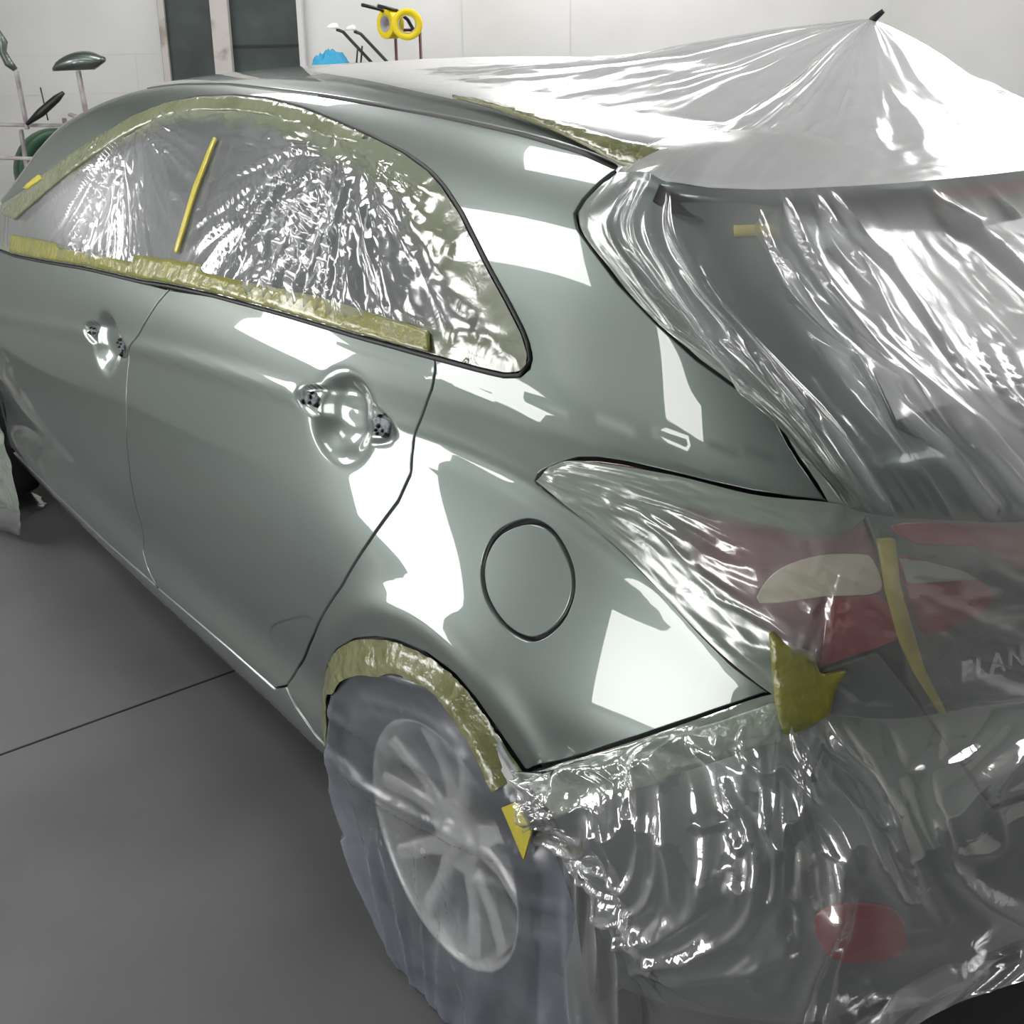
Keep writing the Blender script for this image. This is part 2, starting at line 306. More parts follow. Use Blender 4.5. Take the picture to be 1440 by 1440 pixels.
# surveyed points of the car and the sheets, in metres
PTS = {
    'dlo': [[-2.2732, -0.8229, 0.9286], [-2.113, -0.8284, 0.9347], [-1.8467, -0.8302, 0.9563], [-1.5194, -0.8271, 0.9847], [-1.1611, -0.8233, 1.0065], [-1.0112, -0.8192, 1.0201], [-0.8095, -0.8143, 1.0328], [-0.522, -0.8083, 1.0443], [-0.2865, -0.8018, 1.0494], [-0.0866, -0.7837, 1.0516], [0.0218, -0.7703, 1.0514], [0.0674, -0.7637, 1.0526], [0.0924, -0.7575, 1.058], [0.1024, -0.75, 1.069], [0.0969, -0.7416, 1.0849], [0.0702, -0.7316, 1.1088], [0.0166, -0.7191, 1.1442], [-0.0434, -0.7056, 1.1804], [-0.0989, -0.6905, 1.2138], [-0.1605, -0.6721, 1.2482], [-0.2351, -0.653, 1.2812], [-0.292, -0.6415, 1.3003], [-0.3856, -0.6286, 1.3214], [-0.5196, -0.6166, 1.3422], [-0.665, -0.605, 1.3615], [-0.7926, -0.595, 1.3764], [-0.9554, -0.5886, 1.3877], [-1.1104, -0.5946, 1.3898], [-1.2589, -0.6114, 1.3825], [-1.3716, -0.633, 1.367], [-1.4836, -0.6599, 1.3413], [-1.6358, -0.6967, 1.2891], [-1.8227, -0.7303, 1.2217], [-2.0531, -0.7618, 1.1334], [-2.36, -0.765, 1.035]],
    'reargap': [[-0.0825, -0.7839, 1.0503], [-0.0738, -0.7904, 1.0367], [-0.0661, -0.8017, 1.013], [-0.0709, -0.8168, 0.976], [-0.0754, -0.8322, 0.939], [-0.0772, -0.8363, 0.9111], [-0.0726, -0.8419, 0.8852], [-0.0926, -0.8546, 0.8362], [-0.1524, -0.874, 0.7565], [-0.232, -0.887, 0.6505], [-0.3755, -0.8735, 0.4948], [-0.4916, -0.853, 0.372], [-0.5384, -0.8575, 0.3142]],
    'doorbot': [[-0.5384, -0.8575, 0.3142], [-0.5905, -0.8587, 0.294], [-0.7721, -0.8575, 0.2863], [-1.2027, -0.8531, 0.2692], [-1.5192, -0.8461, 0.2479]],
    'bgap': [[-1.0145, -0.8216, 1.0139], [-1.0556, -0.8332, 0.9817], [-1.1307, -0.8549, 0.9019], [-1.1674, -0.8634, 0.8724], [-1.1773, -0.8644, 0.8593], [-1.1949, -0.8729, 0.7708], [-1.2049, -0.88, 0.6781], [-1.2282, -0.8774, 0.5686], [-1.2594, -0.8615, 0.458], [-1.2771, -0.8477, 0.3665], [-1.2858, -0.8496, 0.3362], [-1.2541, -0.8535, 0.3022], [-1.2027, -0.8531, 0.2692]],
    'tggap': [[0.0857, -0.5726, 1.327], [0.0749, -0.5939, 1.311], [0.0643, -0.6181, 1.2871], [0.0634, -0.6334, 1.2684], [0.0814, -0.6434, 1.2513], [0.1182, -0.6513, 1.2318], [0.1915, -0.6641, 1.1916], [0.2671, -0.6697, 1.155], [0.3475, -0.6714, 1.1189], [0.4161, -0.6661, 1.0931], [0.4612, -0.658, 1.0784], [0.4744, -0.6622, 1.0663], [0.4995, -0.668, 1.0444], [0.5375, -0.6728, 1.0159], [0.5655, -0.6691, 0.9895]],
    'tltop': [[0.5655, -0.6691, 0.9895], [0.534, -0.692, 0.9911], [0.4879, -0.714, 0.9907], [0.4352, -0.7315, 0.9912], [0.3771, -0.7467, 0.992], [0.3139, -0.7604, 0.9906], [0.2695, -0.7696, 0.9862], [0.238, -0.7769, 0.9792], [0.2032, -0.7874, 0.9618], [0.1801, -0.796, 0.947], [0.1778, -0.8004, 0.9382]],
    'tlbot': [[0.1778, -0.8004, 0.9382], [0.1874, -0.8021, 0.9312], [0.2323, -0.7994, 0.9196], [0.2843, -0.7946, 0.9077], [0.3473, -0.7895, 0.883], [0.4058, -0.783, 0.8533], [0.4613, -0.7758, 0.8195], [0.5116, -0.7655, 0.7891], [0.5571, -0.7459, 0.764]],
    'bumpline': [[0.5571, -0.7459, 0.764], [0.5276, -0.768, 0.7441], [0.4839, -0.7947, 0.7139], [0.4177, -0.8267, 0.6668], [0.3482, -0.8493, 0.6166], [0.2913, -0.8632, 0.5776], [0.2385, -0.87, 0.5392]],
    'ditch': [[0.0813, -0.5727, 1.3277], [-0.0017, -0.5616, 1.3461], [-0.1073, -0.5436, 1.3646], [-0.3015, -0.5091, 1.3875], [-0.5284, -0.4867, 1.403], [-0.767, -0.4631, 1.4169], [-1.0052, -0.443, 1.4258]],
    'fuel': [[0.1764, -0.8138, 0.8809], [0.2202, -0.8083, 0.8802], [0.2593, -0.8101, 0.8529], [0.277, -0.8165, 0.8201], [0.2731, -0.8281, 0.7808], [0.2508, -0.8407, 0.7475], [0.2192, -0.8502, 0.729], [0.1747, -0.8552, 0.7319], [0.132, -0.8537, 0.7551], [0.1102, -0.8467, 0.7889], [0.1116, -0.8366, 0.8248], [0.1318, -0.826, 0.8557]],
    'handle': [[-0.4289, -0.8566, 0.9274], [-0.3733, -0.8401, 0.9471], [-0.2715, -0.8162, 0.9644], [-0.2155, -0.823, 0.9656], [-0.1634, -0.83, 0.9446], [-0.1482, -0.8329, 0.9235], [-0.1539, -0.8403, 0.9131], [-0.2039, -0.8408, 0.8964], [-0.2573, -0.8334, 0.889], [-0.2733, -0.8407, 0.8803], [-0.2957, -0.851, 0.8741], [-0.3214, -0.8578, 0.8763], [-0.3499, -0.8563, 0.9011], [-0.408, -0.8583, 0.9086]],
    'handle1': [[-1.5337, -0.8649, 0.8236], [-1.4747, -0.8598, 0.8462], [-1.4037, -0.8477, 0.8695], [-1.3575, -0.8341, 0.869], [-1.2423, -0.8543, 0.861], [-1.3046, -0.8386, 0.8259], [-1.3547, -0.8423, 0.8096], [-1.3767, -0.856, 0.7973], [-1.3982, -0.866, 0.7912], [-1.4418, -0.8664, 0.8014], [-1.5257, -0.8649, 0.8039]],
    'tl_right': [[0.5657, -0.6693, 0.9888], [0.5932, -0.6423, 0.977], [0.6057, -0.6383, 0.9477], [0.6199, -0.6297, 0.9049], [0.6319, -0.6131, 0.8582], [0.6374, -0.6063, 0.8206], [0.6249, -0.6389, 0.8124], [0.6077, -0.6754, 0.8037], [0.5801, -0.7177, 0.7879], [0.5571, -0.7459, 0.764]],
    'lens_clear': [[0.5239, -0.7365, 0.8668], [0.5257, -0.7279, 0.8955], [0.5448, -0.7115, 0.9177], [0.5744, -0.6851, 0.9323], [0.603, -0.6502, 0.9322], [0.61, -0.6415, 0.9249], [0.6192, -0.6359, 0.8864], [0.5828, -0.691, 0.8843]],
    'lamp2': [[0.6237, -0.6143, 0.9245], [0.6384, -0.5817, 0.9155], [0.6564, -0.534, 0.8958], [0.6684, -0.4967, 0.871], [0.6729, -0.4851, 0.8424], [0.6614, -0.5309, 0.8289], [0.6458, -0.5821, 0.8235], [0.6365, -0.5998, 0.865]],
    'lampred': [[0.6124, -0.6171, 0.962], [0.63, -0.5759, 0.961], [0.6543, -0.5102, 0.9484], [0.6764, -0.4365, 0.9317], [0.6985, -0.3392, 0.9064], [0.7059, -0.329, 0.8051], [0.6828, -0.4357, 0.8739], [0.659, -0.5132, 0.9231], [0.6315, -0.5887, 0.937]],
    'refl': [[0.6352, -0.7394, 0.4899], [0.6603, -0.7131, 0.5133], [0.6933, -0.6589, 0.4963], [0.7017, -0.6411, 0.4342], [0.6822, -0.677, 0.4224], [0.648, -0.7232, 0.4318]],
    'winlow': [[-2.1324, -0.8122, 0.9839], [-1.7308, -0.8146, 1.0105], [-1.6984, -0.8173, 1.0024], [-1.2029, -0.8117, 1.0364], [-1.2119, -0.8049, 1.0516], [-0.8935, -0.792, 1.0751], [-0.8774, -0.7988, 1.0626], [-0.6888, -0.7937, 1.0711], [-0.4328, -0.7836, 1.0848], [-0.2355, -0.7773, 1.0842], [-0.1073, -0.7684, 1.0814]],
    'creasept': [[-0.5261, -0.8585, 0.9197], [0.0166, -0.8211, 0.9356]],
    'text': [[0.6654, -0.5348, 0.7691], [0.6911, -0.4292, 0.7704]],
    'brake': [[0.3715, -0.303, 1.2943], [0.3933, -0.034, 1.2938]],
    'glassT': [[0.2579, -0.5728, 1.2783], [0.3494, -0.5221, 1.2599], [0.3918, -0.4305, 1.2545], [0.4466, -0.1135, 1.2448]],
    'lip': [[0.1665, -0.5974, 1.3241], [0.1955, -0.585, 1.3122], [0.2403, -0.5627, 1.3067], [0.2997, -0.524, 1.3058], [0.3567, -0.4642, 1.3083], [0.413, -0.3441, 1.3097], [0.4542, -0.1394, 1.3113]],
    'archfb': [-0.3483, -0.858, 0.2164],
    'tip': [0.081, -0.004, 1.523],
    'joint': [[-1.249, -1.244, -0.045], [-1.261, -0.669, -0.045]],
    'arch': [[0.2369, -0.87, 0.5383], [0.1826, -0.8776, 0.5801], [0.1385, -0.8817, 0.6098], [0.0899, -0.8841, 0.6289], [0.0187, -0.8861, 0.6336], [-0.0582, -0.8881, 0.6221], [-0.1228, -0.8884, 0.6013], [-0.1968, -0.8862, 0.567], [-0.2721, -0.8805, 0.5132], [-0.3351, -0.8707, 0.4476], [-0.3888, -0.855, 0.3744], [-0.3909, -0.8596, 0.3158], [-0.3868, -0.8588, 0.2573]],
    'bump_bottom': [[0.794, -0.0183, 0.3413], [0.7832, -0.2986, 0.3871], [0.7541, -0.458, 0.3839], [0.7333, -0.5373, 0.3821], [0.7089, -0.6062, 0.3707], [0.6796, -0.665, 0.3503], [0.6422, -0.705, 0.317]],
    'tape_corner': [[0.5467, -0.7407, 0.8051], [0.5369, -0.7369, 0.8403], [0.562, -0.7246, 0.8249], [0.5808, -0.7085, 0.8207], [0.5912, -0.7033, 0.7923], [0.6076, -0.6773, 0.7968], [0.6033, -0.6906, 0.7741], [0.6041, -0.6979, 0.7438], [0.5894, -0.7238, 0.7275], [0.574, -0.7432, 0.718], [0.5603, -0.7453, 0.7557]],
    'tape_strip': [[0.6074, -0.6342, 0.9498], [0.6174, -0.6143, 0.9495], [0.6287, -0.6133, 0.894], [0.6412, -0.5944, 0.8276], [0.6506, -0.5798, 0.7788], [0.6672, -0.5515, 0.7171], [0.6649, -0.5597, 0.7162], [0.6459, -0.5942, 0.7771], [0.6334, -0.6153, 0.8268], [0.6218, -0.6302, 0.8875]],
    'tape_roof': [[-0.4278, -0.4936, 1.397], [-0.3284, -0.4891, 1.3923], [-0.1022, -0.5192, 1.3709], [0.0421, -0.5307, 1.354], [0.1237, -0.5231, 1.3459], [0.1669, -0.5071, 1.3438], [0.184, -0.5158, 1.3379], [0.1717, -0.5419, 1.3294], [0.1363, -0.5689, 1.32], [0.0836, -0.5707, 1.3287], [-0.1096, -0.5417, 1.3655], [-0.3015, -0.5091, 1.3875]],
    'tape_roof2': [[0.1255, -0.511, 1.349], [0.147, -0.3726, 1.3627], [0.1902, -0.399, 1.3551], [0.1695, -0.5289, 1.3359]],
    'tape_end': [[0.2283, -0.8666, 0.4928], [0.2636, -0.8663, 0.5214], [0.2949, -0.8607, 0.493], [0.2766, -0.8538, 0.4362]],
    'tape_glass': [[0.298, -0.5609, 1.2694], [0.3367, -0.5219, 1.2695], [0.3441, -0.5298, 1.2602], [0.3062, -0.5691, 1.2582]],
    'film_roof': [[-1.0052, -0.443, 1.4258], [-0.7585, -0.4683, 1.416], [-0.5164, -0.4947, 1.4013], [-0.2935, -0.5151, 1.3859], [-0.1096, -0.5417, 1.3655], [0.0781, -0.5699, 1.3302]],
    'gather': [[-1.4728, -0.6858, 1.3025], [-0.6281, -0.6489, 1.3099], [-0.492, -0.6581, 1.2904]],
    'bp_tape': [[-1.0456, -0.6685, 1.3032], [-1.0321, -0.6684, 1.3026], [-1.0187, -0.7248, 1.2077], [-1.0048, -0.7891, 1.081], [-1.0222, -0.7896, 1.0802], [-1.04, -0.7248, 1.2087]],
    'top_tape': [[-2.2966, -0.7913, 1.0229], [-2.0467, -0.7646, 1.1266], [-1.8176, -0.7326, 1.2169], [-1.6285, -0.7, 1.2829], [-1.4749, -0.6639, 1.3354], [-1.3632, -0.637, 1.3627], [-1.2468, -0.6172, 1.3771], [-1.0982, -0.6008, 1.3846], [-0.9441, -0.5947, 1.3827], [-0.7838, -0.6002, 1.3716], [-0.6579, -0.6094, 1.357], [-0.5139, -0.6203, 1.3378], [-0.5184, -0.6331, 1.3236], [-0.6448, -0.6337, 1.3296], [-0.7677, -0.6263, 1.3444], [-0.895, -0.6217, 1.3555], [-1.0498, -0.626, 1.3586], [-1.2021, -0.6393, 1.3526], [-1.3374, -0.659, 1.3351], [-1.4358, -0.6825, 1.306], [-1.5594, -0.71, 1.2625], [-1.7382, -0.7442, 1.1918], [-1.9104, -0.7701, 1.121], [-2.1359, -0.7999, 1.0237]],
    'tape_bumper': [[0.2421, -0.8691, 0.5338], [0.3486, -0.8496, 0.6094], [0.4188, -0.8276, 0.6605], [0.4852, -0.7958, 0.708], [0.5581, -0.7466, 0.7571], [0.5951, -0.7076, 0.7577], [0.5982, -0.7094, 0.7358], [0.5814, -0.7365, 0.7161], [0.5511, -0.7664, 0.7013], [0.5104, -0.7956, 0.6717], [0.4788, -0.8118, 0.6499], [0.4344, -0.8291, 0.6121], [0.3832, -0.843, 0.5787], [0.3492, -0.8501, 0.5435], [0.2993, -0.8629, 0.5101], [0.2704, -0.8655, 0.5179]],
    'spot_tape': [[-2.1198, -0.768, 1.1086], [-2.0025, -0.7556, 1.1544], [-1.9573, -0.7594, 1.1474], [-2.0742, -0.7701, 1.1092]],
    'G': {"curtain": [[[0.097, -0.583, 1.325], [0.084, -0.641, 1.263], [0.181, -0.664, 1.205], [0.274, -0.674, 1.156], [0.363, -0.673, 1.12], [0.443, -0.667, 1.087], [0.51, -0.67, 1.044], [0.567, -0.675, 0.993]], [[0.144, -0.576, 1.32], [0.172, -0.634, 1.259], [0.258, -0.658, 1.205], [0.342, -0.666, 1.162], [0.417, -0.667, 1.122], [0.484, -0.666, 1.082], [0.541, -0.665, 1.036], [0.588, -0.656, 0.986]], [[0.185, -0.575, 1.31], [0.248, -0.627, 1.251], [0.329, -0.65, 1.203], [0.402, -0.659, 1.162], [0.465, -0.662, 1.12], [0.521, -0.662, 1.077], [0.568, -0.656, 1.031], [0.604, -0.636, 0.979]], [[0.236, -0.558, 1.308], [0.315, -0.599, 1.252], [0.389, -0.619, 1.204], [0.454, -0.627, 1.16], [0.512, -0.626, 1.118], [0.563, -0.619, 1.075], [0.605, -0.607, 1.026], [0.633, -0.581, 0.968]], [[0.294, -0.518, 1.307], [0.375, -0.548, 1.251], [0.445, -0.559, 1.202], [0.507, -0.562, 1.153], [0.564, -0.557, 1.107], [0.613, -0.541, 1.061], [0.652, -0.507, 1.01], [0.676, -0.454, 0.943]], [[0.336, -0.438, 1.306], [0.419, -0.46, 1.245], [0.493, -0.468, 1.189], [0.559, -0.47, 1.136], [0.619, -0.455, 1.086], [0.669, -0.422, 1.034], [0.702, -0.358, 0.967], [0.719, -0.233, 0.89]], [[0.373, -0.286, 1.303], [0.453, -0.298, 1.245], [0.525, -0.302, 1.19], [0.591, -0.299, 1.137], [0.651, -0.287, 1.085], [0.698, -0.249, 1.028], [0.728, -0.162, 0.957], [0.732, -0.008, 0.851]], [[0.4, -0.046, 1.295], [0.476, -0.052, 1.242], [0.546, -0.061, 1.189], [0.611, -0.064, 1.136], [0.669, -0.058, 1.084], [0.714, -0.029, 1.022], [0.736, 0.059, 0.94], [0.723, 0.244, 0.81]]], "light": [[[0.2, -0.794, 0.961], [0.201, -0.801, 0.958], [0.2, -0.805, 0.954], [0.194, -0.806, 0.947], [0.185, -0.805, 0.939]], [[0.244, -0.782, 0.979], [0.247, -0.792, 0.968], [0.247, -0.798, 0.955], [0.243, -0.801, 0.94], [0.237, -0.803, 0.924]], [[0.382, -0.752, 0.993], [0.379, -0.766, 0.969], [0.373, -0.778, 0.943], [0.363, -0.786, 0.915], [0.352, -0.794, 0.886]], [[0.492, -0.719, 0.991], [0.49, -0.739, 0.953], [0.485, -0.756, 0.912], [0.476, -0.768, 0.868], [0.466, -0.781, 0.823]], [[0.567, -0.675, 0.993], [0.571, -0.701, 0.942], [0.571, -0.721, 0.887], [0.566, -0.736, 0.828], [0.561, -0.75, 0.767]], [[0.588, -0.656, 0.986], [0.595, -0.682, 0.934], [0.596, -0.7, 0.878], [0.593, -0.714, 0.818], [0.589, -0.726, 0.755]], [[0.604, -0.636, 0.979], [0.613, -0.66, 0.926], [0.617, -0.674, 0.868], [0.616, -0.684, 0.806], [0.615, -0.692, 0.742]], [[0.633, -0.581, 0.968], [0.644, -0.6, 0.914], [0.649, -0.609, 0.854], [0.65, -0.613, 0.79], [0.651, -0.616, 0.725]], [[0.676, -0.454, 0.943], [0.686, -0.471, 0.891], [0.689, -0.478, 0.835], [0.691, -0.481, 0.774], [0.692, -0.484, 0.713]], [[0.719, -0.233, 0.89], [0.725, -0.258, 0.839], [0.728, -0.278, 0.786], [0.73, -0.294, 0.731], [0.735, -0.317, 0.68]], [[0.732, -0.008, 0.851], [0.74, -0.052, 0.802], [0.746, -0.091, 0.753], [0.75, -0.125, 0.702], [0.76, -0.173, 0.659]], [[0.723, 0.244, 0.81], [0.738, 0.179, 0.763], [0.75, 0.127, 0.714], [0.765, 0.066, 0.671], [0.78, 0.005, 0.631]]], "skirt": [[[0.247, -0.877, 0.544], [0.267, -0.886, 0.542], [0.282, -0.892, 0.535], [0.29, -0.893, 0.523], [0.29, -0.887, 0.503], [0.282, -0.875, 0.475], [0.272, -0.862, 0.446]], [[0.354, -0.854, 0.62], [0.365, -0.864, 0.596], [0.373, -0.87, 0.569], [0.374, -0.872, 0.537], [0.37, -0.868, 0.498], [0.361, -0.86, 0.454], [0.349, -0.85, 0.405]], [[0.423, -0.831, 0.669], [0.434, -0.845, 0.631], [0.44, -0.854, 0.587], [0.439, -0.856, 0.537], [0.43, -0.851, 0.476], [0.414, -0.84, 0.406], [0.397, -0.828, 0.332]], [[0.488, -0.799, 0.716], [0.5, -0.82, 0.663], [0.506, -0.833, 0.603], [0.503, -0.838, 0.533], [0.489, -0.832, 0.448], [0.469, -0.82, 0.353], [0.438, -0.797, 0.236]], [[0.561, -0.751, 0.766], [0.576, -0.769, 0.705], [0.592, -0.788, 0.645], [0.6, -0.797, 0.577], [0.597, -0.794, 0.494], [0.586, -0.781, 0.396], [0.568, -0.759, 0.281]], [[0.589, -0.726, 0.755], [0.609, -0.737, 0.698], [0.631, -0.752, 0.645], [0.648, -0.76, 0.586], [0.655, -0.755, 0.513], [0.655, -0.739, 0.427], [0.648, -0.714, 0.327]], [[0.615, -0.692, 0.742], [0.639, -0.691, 0.693], [0.665, -0.694, 0.648], [0.69, -0.694, 0.601], [0.706, -0.681, 0.542], [0.714, -0.655, 0.469], [0.713, -0.614, 0.378]], [[0.651, -0.616, 0.725], [0.677, -0.606, 0.683], [0.705, -0.601, 0.644], [0.73, -0.592, 0.602], [0.748, -0.569, 0.549], [0.758, -0.528, 0.481], [0.759, -0.468, 0.393]], [[0.692, -0.484, 0.713], [0.716, -0.479, 0.676], [0.741, -0.477, 0.64], [0.764, -0.47, 0.602], [0.779, -0.449, 0.553], [0.786, -0.406, 0.487], [0.785, -0.342, 0.401]], [[0.735, -0.317, 0.68], [0.758, -0.323, 0.652], [0.779, -0.327, 0.623], [0.797, -0.323, 0.589], [0.807, -0.299, 0.542], [0.809, -0.255, 0.48], [0.802, -0.183, 0.396]], [[0.76, -0.173, 0.659], [0.781, -0.18, 0.636], [0.8, -0.183, 0.612], [0.815, -0.177, 0.582], [0.822, -0.146, 0.538], [0.821, -0.092, 0.478], [0.808, 0.001, 0.39]]]},
}

LIGHTS_C = [(-2.3, -1.2, -2.4, -1.75, 'bright rectangular ceiling light nearest the car side'), (-1.5, -.92, -1.05, -.42, 'small bright ceiling light above the car roof edge'), (-.6, -.2, -2.75, -2.35, 'square ceiling light towards the rear of the car'), (-3.6, -2.9, -.35, .4, 'ceiling light above the bonnet'), (-3.4, -2.2, 1.6, 2.3, 'added ceiling lamp beyond the car roof, brightening the back wall'), (-1.6, -.4, 3.0, 3.6, 'added ceiling lamp brightening the right end of the back wall'), (.5, 1.6, .2, .9, 'large added fill lamp behind the tailgate, brightening the rear film'), (-.6, .9, 1.7, 2.3, 'added fill lamp beyond the car, lighting the roof film from behind')]  # later entries are added fill lamps, brightening the back wall and the rear film
LIGHTS_W = [(1.75, 2.6, .1, .8, 'low bright wall panel beside the car doors'), (-2.9, .30, .02, .72, 'low bright wall panel beside the rear wheel'), (2.9, 3.75, 1.3, 2.1, 'high bright wall panel near the front of the bay'), (1.65, 2.3, 2.25, 2.7, 'bright wall panel just below the ceiling')]

# ---------------------------------------------------------------- structure (room)
def rbox(name, s0, s1, D0, D1, z0, z1, m, parent=None):
    c = room((s0+s1)/2, (D0+D1)/2, (z0+z1)/2)
    return box(name, c, (abs(s1-s0), abs(D1-D0), abs(z1-z0)), m, parent, ROOM_ROT)
WD = 6.3; SL, SR, DB, CE = -3.6, 4.6, -3.2, 2.95
tag(rbox('floor', SL-.2, SR+.2, DB-.2, WD+.3, FLOOR-.1, FLOOR, M_['floor']), kind='structure')
tag(rbox('ceiling', SL-.2, SR+.2, DB-.2, WD+.3, CE, CE+.1, M_['ceiling']), kind='structure')
tag(rbox('wall_back', SL, SR, WD, WD+.15, FLOOR, CE, M_['wall']), kind='structure')
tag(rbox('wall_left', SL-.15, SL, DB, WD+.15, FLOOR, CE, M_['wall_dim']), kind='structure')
tag(rbox('wall_right', SR, SR+.15, DB, WD+.15, FLOOR, CE, M_['wall']), kind='structure')
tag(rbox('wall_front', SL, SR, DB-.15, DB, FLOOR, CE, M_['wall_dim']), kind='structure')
# floor joints
def strip(name, a, b, w, z, m, h=.002):
    a = np.array(a); b = np.array(b); d = b-a; L = np.hypot(*d)
    o = box(name, ((a[0]+b[0])/2, (a[1]+b[1])/2, z), (L, w, h), m, None, math.atan2(d[1], d[0])); return tag(o, kind='structure')
J1 = PTS['joint'][0]; J2 = PTS['joint'][1]
_a = np.array(J1[:2]); _b = np.array(J2[:2]); _d = (_b-_a)/np.linalg.norm(_b-_a)
strip('trim_1', _a-_d*1.5, _b+_d*2.5, .006, FLOOR+.0005, M_['joint'])
# wall panel seams
k = 2
for s0, s1, z in ((SL, -1.72, 1.405), (SL, -1.72, 1.22), (SL, -1.72, .62)):
    tag(rbox('trim_%d' % k, s0, s1, WD-.002, WD+.001, z, z+.006, M_['lampframe']), kind='structure'); k += 1
for s, z0, z1 in ((-1.835, 1.22, 1.405), (-2.9, .62, 1.22), (-.209, FLOOR, CE), (.325, FLOOR, CE), (1.9, FLOOR, CE)):
    tag(rbox('trim_%d' % k, s-.003, s+.003, WD-.002, WD+.001, z0, z1, M_['lampframe']), kind='structure'); k += 1
# green doors with cream jambs
tag(rbox('trim_%d' % k, -1.70, -1.69, WD-.012, WD, FLOOR, 2.3, M_['joint']), kind='structure'); k += 1
tag(rbox('trim_%d' % k, -1.69, -1.66, WD-.045, WD, FLOOR, 2.3, M_['jamb']), kind='structure'); k += 1
tag(rbox('door_1', -1.66, -1.435, WD-.02, WD, FLOOR, 2.25, M_['green']), kind='structure')
tag(rbox('trim_%d' % k, -1.43, -1.345, WD-.07, WD, FLOOR, 2.3, M_['jamb']), kind='structure'); k += 1
d2 = tag(rbox('door_2', -1.345, -1.012, WD-.02, WD, FLOOR, 2.25, M_['green']), kind='structure')
tag(rbox('trim_%d' % k, -1.34, -1.014, WD-.03, WD-.02, 1.432, 1.442, M_['black']), kind='structure'); k += 1
tag(rbox('trim_%d' % k, -1.012, -.988, WD-.06, WD, FLOOR, 2.3, M_['lampframe']), kind='structure'); k += 1

# lights of the bay plus added fill lamps: ceiling and side-wall fixtures
def ceiling_light(x0, x1, y0, y1, rot, label, z=2.75):
    c = ((x0+x1)/2, (y0+y1)/2, z)
    t = empty('ceiling_light', c, label, 'ceiling light', 'bay lights on the ceiling')
    bm = bmesh.new(); w, h = x1-x0, y1-y0
    for cx_, cy_, sx, sy in ((0, h/2+.02, w+.08, .04), (0, -h/2-.02, w+.08, .04), (w/2+.02, 0, .04, h), (-w/2-.02, 0, .04, h)): box_bm(bm, (c[0]+cx_, c[1]+cy_, z+.01), (sx, sy, .06))
    box_bm(bm, (c[0], c[1], z+.035), (w, h, .01))
    box_bm(bm, (c[0], c[1], (z+.04+CE)/2), (.06, .06, CE-z-.04))
    bm_obj('frame', bm, M_['lampframe'], t)
    box('diffuser', (c[0], c[1], z), (w, h, .02), M_['lamp'], t)
    return t
for x0, x1, y0, y1, lb in LIGHTS_C: ceiling_light(x0, x1, y0, y1, 0, lb)
def wall_light(D0, D1, z0, z1, label):
    c = room(SL+.03, (D0+D1)/2, (z0+z1)/2)
    t = empty('wall_light', c, label, 'wall light', 'side lights low on the bay wall')
    bm = bmesh.new(); o = .03
    for a in ((D0-o, D0, z0-o, z1+o), (D1, D1+o, z0-o, z1+o), (D0, D1, z0-o, z0), (D0, D1, z1, z1+o)):
        q = room(SL+.03, (a[0]+a[1])/2, (a[2]+a[3])/2); box_bm(bm, q, (.06, a[1]-a[0], a[3]-a[2]), ROOM_ROT)
    bm_obj('frame', bm, M_['lampframe'], t)
    box('diffuser', c, (.04, D1-D0, z1-z0), M_['lamp'], t, ROOM_ROT)
for a in LIGHTS_W: wall_light(*a)

# ---------------------------------------------------------------- car surface mesher
def cr(P, n, closed=False):
    """Catmull-Rom resample of a 3D polyline"""
    P = np.array(P, float)
    if closed: Q = np.vstack([P[-1], P, P[0], P[1]])
    else: Q = np.vstack([2*P[0]-P[1], P, 2*P[-1]-P[-2]])
    out = []
    for i in range(len(Q)-3):
        a, b, c, d = Q[i:i+4]
        for t in np.linspace(0, 1, n, endpoint=False): out.append(.5*((2*b)+(-a+c)*t+(2*a-5*b+4*c-d)*t*t+(-a+3*b-3*c+d)*t**3))
    if not closed: out.append(P[-1])
    return np.array(out)
def resample(P, step, closed=True):
    P = np.array(P, float)
    if closed: P = np.vstack([P, P[:1]])
    L = np.r_[0, np.cumsum(np.linalg.norm(np.diff(P, axis=0), axis=1))]
    n = max(3, int(round(L[-1]/step))); q = np.linspace(0, L[-1], n+1)
    R = np.stack([np.interp(q, L, P[:, i]) for i in range(P.shape[1])], -1)
    return R[:-1] if closed else R
def inpoly(pts, poly):
    x, y = pts[:, 0], pts[:, 1]; c = np.zeros(len(pts), bool); n = len(poly); j = n-1
    for i in range(n):
        xi, yi = poly[i]; xj, yj = poly[j]
        if yi != yj:
            c ^= ((yi > y) != (yj > y)) & (x < (xj-xi)*(y-yi)/(yj-yi)+xi)
        j = i
    return c
def dist_poly(pts, poly, closed=True):
    A = poly; B = np.roll(poly, -1, 0)
    if not closed: A, B = A[:-1], B[:-1]
    d = np.full(len(pts), 1e9)
    for a, b in zip(A, B):
        ab = b-a; t = np.clip(((pts-a)@ab)/max(ab@ab, 1e-12), 0, 1)
        d = np.minimum(d, np.linalg.norm(pts-(a+t[:, None]*ab), axis=1))
    return d
def inset(poly, d):
    A = np.roll(poly, 1, 0); B = np.roll(poly, -1, 0); t = B-A; t /= np.maximum(np.linalg.norm(t, axis=1, keepdims=True), 1e-9)
    area = .5*np.sum(poly[:, 0]*np.roll(poly[:, 1], -1)-np.roll(poly[:, 0], -1)*poly[:, 1])
    n = np.stack([-t[:, 1], t[:, 0]], -1)*(1 if area > 0 else -1)
    return poly+n*d
